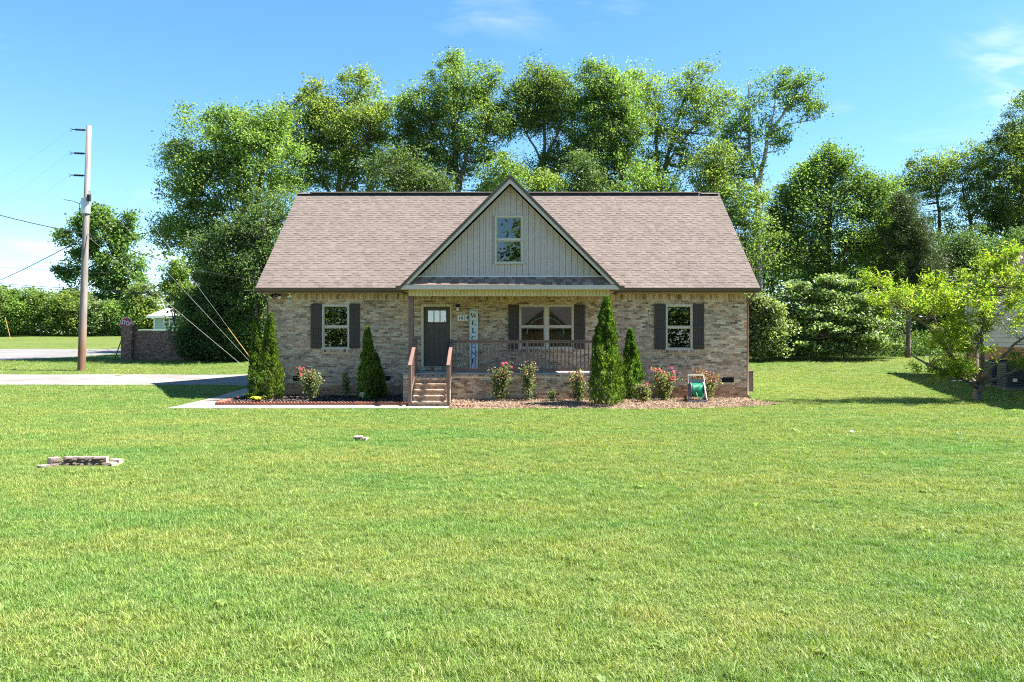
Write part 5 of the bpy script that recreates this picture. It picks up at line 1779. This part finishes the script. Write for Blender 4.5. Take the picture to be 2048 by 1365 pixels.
for i, lev in ((0, 0), (1, 0), (0, 1)):
    block((-7.36 - .075 * i, 12.40 - .15 * i, -.045 + lev * (bh + .001) - .01 * i), math.radians(62), .17, .14, bh, t)
block((-6.42, 12.42, -.05), math.radians(-50), .18, .12, bh, t)
block((-6.46, 12.58, -.01), math.radians(-20), .22, .12, bh, t)
t = thing('concrete_lump', 'small broken concrete block lying in the middle lawn', 'stone', (px(720, 15.5), 15.5, 0))
o = block((px(717, 15.5), 15.5, .02), .1, .19, .16, .07, t)
o = block((px(731, 15.5), 15.46, .01), -.4, .10, .12, .055, t)
t = thing('white_pebble', 'tiny white stone alone in the right lawn', 'stone', (px(1703, 16.7), 16.7, 0))
b = MB(); b.tube([(px(1703, 16.7), 16.7, 0), (px(1703, 16.7), 16.7, .04), (px(1703, 16.7), 16.7, .065)], [.035, .045, .02], 9); b.build('stone', M['white'], t)

# ------------------------------------------------------------------ utility pole, wires, sign, wall, far houses
UY = 38.0
pb = Vector((px(163, UY), UY, tzf(px(163, UY), UY)))
ptop = Vector(P3(178, 252, UY))
def on_pole(row):
    f = (pz(row, UY) - pb.z) / (ptop.z - pb.z)
    return pb + (ptop - pb) * f
t = thing('utility_pole', 'tall weathered wooden utility pole left of the house', 'utility pole', tuple(pb))
b = MB(); b.tube([pb - Vector((0, 0, .3)), pb, pb + (ptop - pb) * .5, ptop], [.20, .19, .155, .115], 14); b.build('post', M['pole_wood'], t, smooth=True)
for row in (261, 308, 352):
    q = on_pole(row)
    b = MB(); e = q + Vector((-.72, -.15, .0)); b.tube([q, e], [.028, .022], 6)
    for i in range(6):
        f = .3 + i * .1
        c = q + (e - q) * f
        b.tube([c + Vector((.015, 0, 0)), c - Vector((.015, 0, 0))], .055, 8)
    b.tube([e, e + Vector((-.12, 0, .07))], .012, 5); b.tube([e, e + Vector((-.1, 0, -.1))], .012, 5)
    b.build('insulator', M['black_metal'], t)
q1, q2 = on_pole(428), on_pole(400)
off_ = Vector((-.02, -.02, 0))
b = MB(); b.tube([q1 + off_, q2 + off_], [.215, .215], 16); b.tube([q2 + off_, q2 + off_ + Vector((0, 0, .06))], [.23, .23], 16); b.build('transformer', M['steel'], t)
b = MB(); b.tube([q2 + Vector((-.2, -.05, .05)), q2 + Vector((-.33, -.05, -.25)), q2 + Vector((-.32, -.05, -.7)), q1 + Vector((-.15, -.1, -.3))], .014, 5)
b.tube([q2 + Vector((.2, -.05, 0)), q2 + Vector((.24, -.05, .25)), q2 + Vector((.1, -.05, .5))], .014, 5)
b.tube([q2 + Vector((-.2, -.1, -.25)), q2 + Vector((-.5, -.3, -.12)), q2 + Vector((-.85, -.5, -.08))], .016, 5); b.box(q2.x + .14, q2.x + .28, q2.y - .25, q2.y - .1, q2.z - .1, q2.z + .22)
b.build('jumper_wire', M['cable'], t)
def wire(name, label, cat, a, b_, r, sag, mat='cable', group=None, n=14):
    a, b_ = Vector(a), Vector(b_)
    pts = [a + (b_ - a) * (i / n) + Vector((0, 0, -sag * 4 * (i / n) * (1 - i / n))) for i in range(n + 1)]
    k = MB(); k.tube(pts, r * .7, 5)
    o = k.build(name, M[mat])
    return tag(o, label, cat, group)
CG = 'overhead cables strung from the utility pole'
wire('power_cable', 'thick black cable rising leftward from the pole', 'cable', on_pole(468) + Vector((-.1, -.2, 0)), P3(-420, 290, 30), .03, .35, group=CG)
wire('power_cable', 'black service cable sloping from pole towards the house', 'cable', on_pole(470) + Vector((.15, -.1, 0)), P3(540, 566, 36.5), .022, .3, group=CG)
wire('power_cable', 'black cable slanting down from the pole to the lower left edge', 'cable', on_pole(476) + Vector((-.1, 0, 0)), P3(-80, 592, 52), .03, .2, group=CG)
for (ra, rb, lab, r) in ((531, 552, 'thin upper cable crossing behind the pole', .016), (563, 590, 'upper of two thick cables crossing before the far shrubs', .03), (568, 592, 'lower of two thick cables crossing before the far shrubs', .03)):
    wire('phone_cable', lab, 'cable', P3(-60, ra, 62), P3(400, rb, 62), r, .1, group='level cables crossing behind the pole')
for (ra, rb) in ((0, 0),):
    for i, row in enumerate((261, 308, 352)):
        q = on_pole(row) + Vector((-.82, -.15, 0))
        wire('power_line', ['topmost thin line leaving the pole', 'middle thin line leaving the pole', 'lowest thin line leaving the pole'][i], 'power line', q, q + Vector((-26, -4 + i, -1.2 + .1 * i)) + Vector((0, 26, 0)), .0035, .8, group='fine high lines from the pole')
GG = 'guy wires bracing the pole'
anc = [P3(516, 714, 39), P3(511, 711, 39.2), P3(489, 733, 39.5)]
for row, an, lab in ((282, anc[0], 'longest guy wire from the pole top'), (376, anc[1], 'middle guy wire from the pole'), (473, anc[2], 'lowest guy wire, nearest to the driveway')):
    an = (an[0], an[1], tzf(an[0], an[1]))
    q = on_pole(row)
    k = MB(); k.tube([q + Vector((.1, 0, 0)), an], .0075, 5)
    if row == 282:
        tg = thing('guy_wire', lab, 'guy wire', an, GG)
        k.build('strand', M['guy'], tg)
        a_, b_ = Vector(an), q
        d = (b_ - a_).normalized()
        g = MB(); g.tube([a_ + d * .3, a_ + d * 2.5], .02, 8); g.build('guard', M['yellow'], tg)
    else:
        tag(k.build('guy_wire', M['guy']), lab, 'guy wire', GG)
fx_ = P3(22, 663, 70); gx_ = P3(10, 635, 70)
t = thing('guy_wire', 'leaning yellow guy guard by the far field shrubs', 'guy wire', (fx_[0], 70, tzf(fx_[0], 70)))
b = MB(); b.tube([(fx_[0], 70, tzf(fx_[0], 70) - .1), gx_], .028, 6); b.build('guard', M['yellow'], t)
for (ra, rb, lab) in ((556, 541, 'upper thin cable beyond the cedar'), (563, 552, 'lower thin cable beyond the cedar')):
    wire('phone_cable', lab, 'cable', P3(1878, ra - 1, 50), P3(2080, rb, 50), .018, .03, 'guy', 'cables running to the neighbouring house')

# brick entrance pier and wall
def brick_box(name, parent, x0, x1, y0, y1, z0, z1, extra=None):
    core = MB(); core.box(x0 + .012, x1 - .012, y0 + .012, y1 - .012, z0, z1 - .005); core.build(name, M['mortar_grey'], parent)
    k = MB()
    z = z0; r = 0
    while z + BH <= z1 + .01:
        for (fa, fb, fixed, axis, sgn) in ((x0, x1, y0, 'x', -1), (y0, y1, x0, 'y', -1), (y0, y1, x1, 'y', 1)):
            u = fa - (r % 2) * .1
            while u < fb - .02:
                p, q = max(u, fa), min(u + BL, fb)
                if q - p > .03:
                    k.tint = float(rng.random()); pr = rng.uniform(0, .005)
                    if axis == 'x': k.box(p, q, fixed - pr, fixed + .03, z, z + BH)
                    elif sgn < 0: k.box(fixed - pr, fixed + .03, p, q, z, z + BH)
                    else: k.box(fixed - .03, fixed + pr, p, q, z, z + BH)
                u += BL + JT
        z += PITCH; r += 1
    k.build('brickwork', M['brick_dark'], parent, kind='stuff')
EYW = 43.6
ex0, ex1 = px(247, EYW), px(267.5, EYW)
zb = tzf(ex0, EYW)
t = thing('entrance_wall', 'dark brick entrance wall with square end pier by the stop sign', 'wall', (ex0, EYW, zb))
brick_box('pier', t, ex0, ex1, EYW - .3, EYW + .35, zb - .1, pz(655, EYW - .3))
MB().box(ex0 - .05, ex1 + .05, EYW - .35, EYW + .4, pz(655, EYW - .3) + .002, pz(652, EYW - .3) + .02).build('pier_cap', M['brick_dark'], t)
brick_box('wall_panel', t, ex1 + .01, ex1 + 4.2, EYW, EYW + .25, zb - .1, pz(664.5, EYW))
MB().box(ex1 + .012, ex1 + 4.22, EYW - .02, EYW + .27, pz(664.5, EYW) + .002, pz(664.5, EYW) + .06).build('coping', M['brick_dark'], t)
# stop sign
SY = 44.6
sc_ = Vector(P3(254, 649, SY)); sb = Vector(P3(228, 712, SY + .4)); sb.z = tzf(sb.x, sb.y) - .1
t = thing('stop_sign', 'red octagonal STOP sign tilted on a leaning dark post behind the brick pier', 'sign', (sb.x, sb.y, sb.z + .1))
d = (sc_ - sb).normalized()
b = MB(); b.tube([sb, sc_ + d * .35], .03, 8); b.build('post', M['black_metal'], t)
tl = math.radians(12)
ux = Vector((math.cos(tl), 0, -math.sin(tl))); uz_ = Vector((math.sin(tl), 0, math.cos(tl)))
def octa(r, y, y1, mat, nm):
    V = []
    for yy in (y, y1):
        for k in range(8):
            a = math.radians(22.5 + 45 * k)
            V.append(Vector((sc_.x, yy, sc_.z)) + ux * (r * math.cos(a)) + uz_ * (r * math.sin(a)))
    b = MB(); b.add(V, [tuple(range(8)), tuple(range(15, 7, -1))] + [((k + 1) % 8, k, 8 + k, 8 + (k + 1) % 8) for k in range(8)])
    return b.build(nm, M[mat], t)
octa(.415, SY - .060, SY - .045, 'sign_white', 'sign_border')
octa(.385, SY - .066, SY - .061, 'sign_red', 'sign_face')
o = text('STOP', .34, sc_.x, SY - .07, sc_.z + .055, M['sign_white'], t, off=.002, rot=(math.pi / 2, tl, 0), sx=.74)

def gable_house(name, label, loc, x0, x1, y0, y1, z0, zw, zr, wall, roofm, hip=False, over=.35, axis='x'):
    t = thing(name, label, 'house', loc)
    w = MB(); w.box(x0, x1, y0, y1, z0, zw)
    w.build('wall', wall, t)
    return t
# mint house across the field
MY = 70
mx0, mx1 = px(308, MY), px(395, MY)
zb = tzf(mx0, MY)
t = thing('mint_house', 'small pale green house with light grey roof beyond the entrance wall', 'house', (mx0, MY, zb))
wt_ = pz(633, MY)
b = MB(); b.box(mx0, mx1, MY, MY + 8, zb - .2, wt_); b.build('wall', M['mint'], t)
z = zb + .1
while z < wt_ - .15:
    V = [(mx0 + .12, MY - .03, z), (mx1, MY - .03, z), (mx1, MY - .004, z + .15), (mx0 + .12, MY - .004, z + .15), (mx0 + .12, MY - .003, z), (mx1, MY - .003, z)]
    b = MB(); b.add(V, [(0, 1, 2, 3), (4, 5, 1, 0)]); b.build('siding_board', M['mint'], t); z += .16
MB().box(mx0 - .03, mx0 + .11, MY - .05, MY + .05, zb, wt_).build('corner_board', M['white'], t)
b = MB()
e0, e1 = mx0 - .5, mx1 + .5
V = [(e0, MY - .5, wt_), (e1, MY - .5, wt_), (e1, MY + 8.5, wt_), (e0, MY + 8.5, wt_), (px(334, MY + 2), MY + 2, pz(616, MY + 2)), (px(352, MY + 2), MY + 2.2, pz(616, MY + 2))]
b.add(V, [(0, 1, 5, 4), (1, 2, 5), (2, 3, 4, 5), (3, 0, 4), (3, 2, 1, 0)])
b.build('roof', M['shingle_grey'], t)
MB().box(e0, e1, MY - .53, MY - .505, wt_ - .18, wt_ + .02).build('fascia', M['white'], t)
wx0, wx1, wz0, wz1 = px(328, MY), px(340, MY), pz(654, MY), pz(635, MY)
b = MB(); b.box(wx0, wx0 + .08, MY - .08, MY - .031, wz0, wz1); b.box(wx1 - .08, wx1, MY - .08, MY - .031, wz0, wz1); b.box(wx0 + .08, wx1 - .08, MY - .08, MY - .031, wz1 - .08, wz1); b.box(wx0 + .08, wx1 - .08, MY - .08, MY - .031, wz0, wz0 + .08); b.box(wx0 + .08, wx1 - .08, MY - .08, MY - .031, (wz0 + wz1) / 2 - .04, (wz0 + wz1) / 2 + .04)
w_ = b.build('window', M['white'], t)
MB().box(wx0 + .08, wx1 - .08, MY - .05, MY - .045, wz0 + .08, (wz0 + wz1) / 2 - .04).build('pane', M['hvac'], w_)
MB().box(wx0 + .08, wx1 - .08, MY - .05, MY - .045, (wz0 + wz1) / 2 + .04, wz1 - .08).build('pane', M['hvac'], w_)
b = MB(); dz = pz(659, MY - 1.5)
b.box(px(294, MY), mx1, MY - 1.6, MY - 1.5, dz - .1, dz)
b.build('deck_rail', M['white'], t)
for i in range(5):
    MB().box(px(294, MY) + i * 1.5, px(294, MY) + i * 1.5 + .08, MY - 1.58, MY - 1.52, tzf(-33, MY) - .1, dz - .101).build('deck_post', M['white'], t)

# neighbouring house at the right: its left side wall runs away from the camera
NX, NYF, NYN = 21.8, 37.0, 22.0
NTH = math.radians(-13.2)
nx0 = NX
zb = tzf(NX, NYF)
t = thing('neighbour_house', 'pale sided house with hipped brown roof at the right edge', 'house', (NX, NYF, .4))
t.rotation_euler = (0, 0, NTH)
nhouse = t
def nturn(x, y):
    dx_, dy_ = x - NX, y - NYF
    return (NX + dx_ * math.cos(NTH) - dy_ * math.sin(NTH), NYF + dx_ * math.sin(NTH) + dy_ * math.cos(NTH))
ez, fz = 4.58, 1.72
MB().box(NX + .02, NX + 11, NYN + .02, NYF, fz + .002, ez - .05).build('wall', M['pale_siding'], t)
MB().box(NX + .012, NX + 11, NYN + .01, NYF - .01, -.4, fz).build('foundation', M['mortar_grey'], t)
k = MB(); z = .2; r = 0
while z < fz - .03:
    u = NYN - (r % 2) * .1
    while u < NYF - .02:
        k.tint = float(rng.uniform(.4, 1)); p, q = max(u, NYN), min(u + BL, NYF)
        if q - p > .03: k.box(NX - rng.uniform(0, .004), NX + .02, p, q, z, z + BH, skip='r')
        u += BL + JT
    z += PITCH; r += 1
k.build('brickwork', M['brick_red'], t, kind='stuff')
z = fz + .03
while z < ez - .2:
    b = MB(); b.add([(NX - .02, NYF - .1, z), (NX - .02, NYN, z), (NX + .012, NYN, z + .19), (NX + .012, NYF - .1, z + .19), (NX + .015, NYF - .1, z), (NX + .015, NYN, z)], [(0, 1, 2, 3), (4, 5, 1, 0)])
    b.build('siding_board', M['pale_siding'], t); z += .2
MB().box(NX - .035, NX + .02, NYF - .095, NYF + .03, fz + .01, ez - .06).build('corner_board', M['white'], t)
e0, e1, f0, f1 = NX - .42, NX + 11.4, NYN - .42, NYF + .42
hw_ = (e1 - e0) / 2
rzh = ez + hw_ * .80
V = [(e0, f0, ez), (e1, f0, ez), (e1, f1, ez), (e0, f1, ez), (e0 + hw_, f0 + hw_, rzh), (e0 + hw_, f1 - hw_, rzh)]
b = MB(); b.add(V, [(0, 1, 4), (1, 2, 5, 4), (2, 3, 5), (3, 0, 4, 5), (3, 2, 1, 0)])
rf = b.build('roof', M['shingle'], t)
kk = MB(); NCc = 52
for c in range(NCc):
    g0, g1 = c / NCc * hw_, (c + 1) / NCc * hw_
    y = f0 + g1
    while y < f1 - g1 - .05:
        w = min(float(rng.choice([.2, .3, .4])), f1 - g1 - y); kk.tint = float(rng.random())
        th = .008 if rng.random() < .5 else .017
        xa, za, xb, zb2 = e0 + g0, ez + g0 * .8, e0 + g1, ez + g1 * .8
        oz = th * .78; ox = -th * .62
        P8 = [(xa, y, za + .002), (xa, y + w - .003, za + .002), (xb, y + w - .003, zb2 + .002), (xb, y, zb2 + .002), (xa + ox, y, za + oz), (xa + ox, y + w - .003, za + oz), (xb, y + w - .003, zb2 + .004), (xb, y, zb2 + .004)]
        kk.add(P8, [(7, 6, 5, 4), (4, 5, 1, 0), (5, 6, 2, 1), (7, 4, 0, 3)])
        y += w
kk.build('shingle_field', M['shingle'], rf, kind='stuff')
MB().box(e0 - .13, e0 - .005, f0, f1, ez - .12, ez - .005).build('gutter', M['white'], t)
MB().box(e0 + .002, NX + .02, f0 + .01, f1 - .01, ez - .15, ez - .125).build('soffit', M['white'], t)
b = MB(); b.tube([(e0 - .06, f1 - .3, ez - .12), (e0 + .1, f1 - .4, ez - .28), (NX - .08, NYF - .2, ez - .5), (NX - .08, NYF - .2, .9)], .045, 8); b.build('downspout', M['white'], t)
for i, (yc, lab) in enumerate(((30.8, 'dark heat pump unit farther along the neighbouring wall'), (29.3, 'dark heat pump unit nearer the right picture edge'))):
    xc = NX - .75; zg = tzf(xc, yc)
    qx, qy = nturn(xc, yc)
    zg = tzf(qx, qy)
    u = thing('heat_pump', lab, 'heat pump', (xc, yc, zg), 'heat pump units beside the neighbouring wall')
    MB().box(xc - .42, xc + .42, yc - .45, yc + .45, zg + .05, zg + 1.0).build('cabinet', M['hvac'], u)
    MB().box(xc - .5, xc + .5, yc - .52, yc + .52, zg - .08, zg + .049).build('base_pad', M['drive'], u)
    for j in range(10):
        MB().box(xc - .38, xc + .38, yc - .462, yc - .451, zg + .14 + j * .08, zg + .17 + j * .08).build('louvre', M['vent'], u)
        MB().box(xc - .432, xc - .421, yc - .4, yc + .4, zg + .14 + j * .08, zg + .17 + j * .08).build('louvre', M['vent'], u)
    MB().box(xc - .2, xc - .05, yc - .47, yc - .463, zg + .3, zg + .42).build('label_plate', M['white'], u)
    b = MB(); b.tube([(xc, yc, zg + 1.001), (xc, yc, zg + 1.05)], .32, 16); b.build('fan_guard', M['vent'], u)
    u.location = (qx, qy, zg); u.rotation_euler = (0, 0, NTH)
b = MB(); zg = tzf(18.9, 32.5)
b.tube([(18.6, 32.6, zg + .05), (19.6, 32.5, zg + .10), (19.7, 32.5, zg + .2), (20.0, 32.5, zg + .22)], .03, 7)
tag(b.build('drain_pipe', M['white']), 'white drain pipe on the grass before the heat pumps', 'pipe')

# house across the street, seen only as a mirror image in the windows
hx0, hx1, hy = -3, 10, -26
t = thing('street_house', 'brick house across the street mirrored in the porch window', 'house', (3.4, hy, 0))
MB().box(hx0, hx1, hy - 9, hy, -.1, 3.1).build('wall', M['brick_red'], t)
b = MB(); b.prism([(.6, 3.1), (6.2, 3.1), (3.4, 5.4)][::-1], hy, hy + .3); b.build('gable', M['brick_red'], t)
b = MB(); slope_slab(b, hx0 - .4, hx1 + .4, hy + .4, 3.1, hy - 4.5, 6.0, .1); b.build('roof', M['dark_roof'], t)
b = MB()
for i in range(13):
    a0, a1 = math.pi * i / 13, math.pi * (i + 1) / 13
    b.bar((3.4 + 1.9 * math.cos(a0), hy + .34, 2.7 + 1.7 * math.sin(a0)), (3.4 + 1.9 * math.cos(a1), hy + .34, 2.7 + 1.7 * math.sin(a1)), .1, .16, (0, 1, 0))
b.build('arch_trim', M['white'], t)
for s in (-1, 1):
    b = MB(); b.bar((3.4, hy + .35, 5.45), (3.4 + s * 3.0, hy + .35, 3.0), .12, .2, (0, 1, 0)); b.build('bargeboard', M['trim'], t)

# ------------------------------------------------------------------ grass
def tuft(nb, r, h, w, bend, seed):
    g = np.random.default_rng(seed)
    V, Fc = [], []
    for i in range(nb):
        a = g.uniform(0, 6.28); rr = r * math.sqrt(g.random())
        bx, by = math.cos(a) * rr, math.sin(a) * rr
        hh = h * g.uniform(.45, 1.15); d = g.uniform(0, 6.28); bd = bend * hh * g.uniform(.2, 1.3)
        dx, dy = math.cos(d), math.sin(d)
        sx, sy = -dy * w / 2, dx * w / 2
        n = len(V)
        V += [(bx - sx, by - sy, -.01), (bx + sx, by + sy, -.01),
              (bx + dx * bd * .35 - sx * .85, by + dy * bd * .35 - sy * .85, hh * .6), (bx + dx * bd * .35 + sx * .85, by + dy * bd * .35 + sy * .85, hh * .6),
              (bx + dx * bd, by + dy * bd, hh)]
        Fc += [(n, n + 1, n + 3, n + 2), (n + 2, n + 3, n + 4)]
    me = D.meshes.new('grass_tuft')
    me.from_pydata(V, [], Fc)
    me.materials.append(M['grass'])
    o = D.objects.new('grass_tuft', me)
    return o
def allowed(X, Y):
    ok = np.ones(len(X), bool)
    ok &= ~((X > XL - .15) & (X < XR + .1) & (Y > 25.9) & (Y < 36.3))
    ok &= ~((X > -10.17) & (X < -9.0) & (Y > 22.53) & (Y < 31))
    ok &= ~((X > -10.17) & (X < -1.84) & (Y > 22.55) & (Y < 26.5))
    bf = bed_front(X)
    ok &= ~((X > -1.9) & (X < 8.5) & (Y > bf - .02) & (Y < np.where(X > XR, 24.5 + (8.5 - X) * 1.2, 27)))
    ok &= ~((X < -8.4) & (Y > 30.32) & (Y < 35.85))
    nr = np.interp(X, [p[0] for p in ROADN], [p[1] for p in ROADN]); fr = np.interp(X, [p[0] for p in ROADF], [p[1] for p in ROADF])
    ok &= ~((Y > nr) & (Y < fr) & (X < 10))
    ok &= ~((X > 21.7 - .234 * (37 - Y)) & (Y > 21) & (Y < 39))
    ok &= ~((X > -7.55) & (X < -6.28) & (Y > 12.0) & (Y < 12.6))
    ok &= ~((np.abs(X - px(720, 15.5)) < .14) & (np.abs(Y - 15.48) < .1))
    return ok
bands = [(3.6, 6.5, 420, 1.0), (6.5, 10, 300, 1.0), (10, 15, 170, 1.1), (15, 20, 110, 1.25), (20, 26, 80, 1.35), (26, 36, 38, 1.6), (36, 49, 16, 2.1)]
PX_, PY_, PS_ = [], [], []
for (y0, y1, dens, sc0) in bands:
    hw = y1 * .68 + 3
    n = int(dens * 2 * hw * (y1 - y0))
    X = rng.uniform(-hw, hw, n); Y = rng.uniform(y0, y1, n)
    PX_.append(X); PY_.append(Y); PS_.append(np.full(n, sc0))
X = np.concatenate(PX_); Y = np.concatenate(PY_); Sx = np.concatenate(PS_)
k = allowed(X, Y)
X, Y, Sx = X[k], Y[k], Sx[k]
def vnoise(X, Y, sc, seed):
    g = np.random.default_rng(seed); T = g.random((64, 64))
    u, v = X * sc + 100, Y * sc + 100
    i, j = np.floor(u).astype(int), np.floor(v).astype(int); a, b_ = u - i, v - j
    a = a * a * (3 - 2 * a); b_ = b_ * b_ * (3 - 2 * b_)
    f = lambda p, q: T[p % 64, q % 64]
    return f(i, j) * (1 - a) * (1 - b_) + f(i + 1, j) * a * (1 - b_) + f(i, j + 1) * (1 - a) * b_ + f(i + 1, j + 1) * a * b_
hgt = .40 + .55 * vnoise(X, Y, 1.6, 1) + .3 * vnoise(X, Y, .35, 2) + .45 * vnoise(X, Y, 5.0, 3) ** 2
n = len(X)
me = D.meshes.new('grass')
me.vertices.add(n)
me.vertices.foreach_set('co', np.stack([X, Y, tz(X, Y)], -1).astype(np.float32).ravel())
at = me.attributes.new('spin', 'FLOAT_VECTOR', 'POINT')
rot = np.zeros((n, 3), np.float32); rot[:, 2] = rng.uniform(0, 6.28, n); rot[:, 0] = rng.normal(size=n) * .12; rot[:, 1] = rng.normal(size=n) * .12
at.data.foreach_set('vector', rot.ravel())
at = me.attributes.new('size', 'FLOAT_VECTOR', 'POINT')
sz = np.stack([Sx, Sx, (Sx ** .35) * hgt * rng.uniform(.75, 1.25, n)], -1).astype(np.float32)
at.data.foreach_set('vector', sz.ravel())
at = me.attributes.new('pick', 'INT', 'POINT')
big = rng.random(n) < .012 + .05 * (vnoise(X, Y, .8, 5) > .78)
pick = np.where(big, 6 + rng.integers(0, 2, n), rng.integers(0, 6, n))
weed = rng.random(n) < .003 + .02 * (vnoise(X, Y, 1.1, 9) > .88)
pick = np.where(weed, 8 + rng.integers(0, 2, n), pick)
at.data.foreach_set('value', pick.astype(np.int32))
me.update()
grass = put('grass', me)
tag(grass, 'mown lawn grass with lighter and darker patches', 'grass', kind='stuff')
tc = D.collections.new('grass_tufts')
for i in range(6): tc.objects.link(tuft(36, .085, .042, .0036, 1.15, 10 + i))
for i in range(2): tc.objects.link(tuft(22, .05, .085, .0050, .9, 30 + i))
def rosette(seed):
    g = np.random.default_rng(seed)
    V, Fc = [], []
    for i in range(9):
        d = 2 * math.pi * i / 9 + g.uniform(-.3, .3); L = g.uniform(.06, .11); w = g.uniform(.018, .03)
        dx, dy = math.cos(d), math.sin(d); sx, sy = -dy * w / 2, dx * w / 2
        n = len(V)
        V += [(0, 0, .012), (dx * L * .55 - sx, dy * L * .55 - sy, .045), (dx * L, dy * L, .03), (dx * L * .55 + sx, dy * L * .55 + sy, .045)]
        Fc.append((n, n + 1, n + 2, n + 3))
    me = D.meshes.new('lawn_weed'); me.from_pydata(V, [], Fc); me.materials.append(M['leaf_light'])
    return D.objects.new('lawn_weed', me)
for i in range(2): tc.objects.link(rosette(50 + i))
ng = D.node_groups.new('grass_scatter', 'GeometryNodeTree')
ng.interface.new_socket('Geometry', in_out='INPUT', socket_type='NodeSocketGeometry')
ng.interface.new_socket('Geometry', in_out='OUTPUT', socket_type='NodeSocketGeometry')
gi = ng.nodes.new('NodeGroupInput'); go = ng.nodes.new('NodeGroupOutput')
ci = ng.nodes.new('GeometryNodeCollectionInfo'); ci.inputs['Collection'].default_value = tc
ci.inputs['Separate Children'].default_value = True; ci.inputs['Reset Children'].default_value = True
ip = ng.nodes.new('GeometryNodeInstanceOnPoints'); ip.inputs['Pick Instance'].default_value = True
def na(name, typ):
    a = ng.nodes.new('GeometryNodeInputNamedAttribute'); a.data_type = typ; a.inputs[0].default_value = name
    return a
a1, a2, a3 = na('spin', 'FLOAT_VECTOR'), na('size', 'FLOAT_VECTOR'), na('pick', 'INT')
L_ = ng.links.new
L_(gi.outputs[0], ip.inputs['Points']); L_(ci.outputs[0], ip.inputs['Instance'])
L_(a1.outputs[0], ip.inputs['Rotation']); L_(a2.outputs[0], ip.inputs['Scale']); L_(a3.outputs[0], ip.inputs['Instance Index'])
L_(ip.outputs[0], go.inputs[0])
md = grass.modifiers.new('scatter', 'NODES'); md.node_group = ng
print('grass tufts', n)
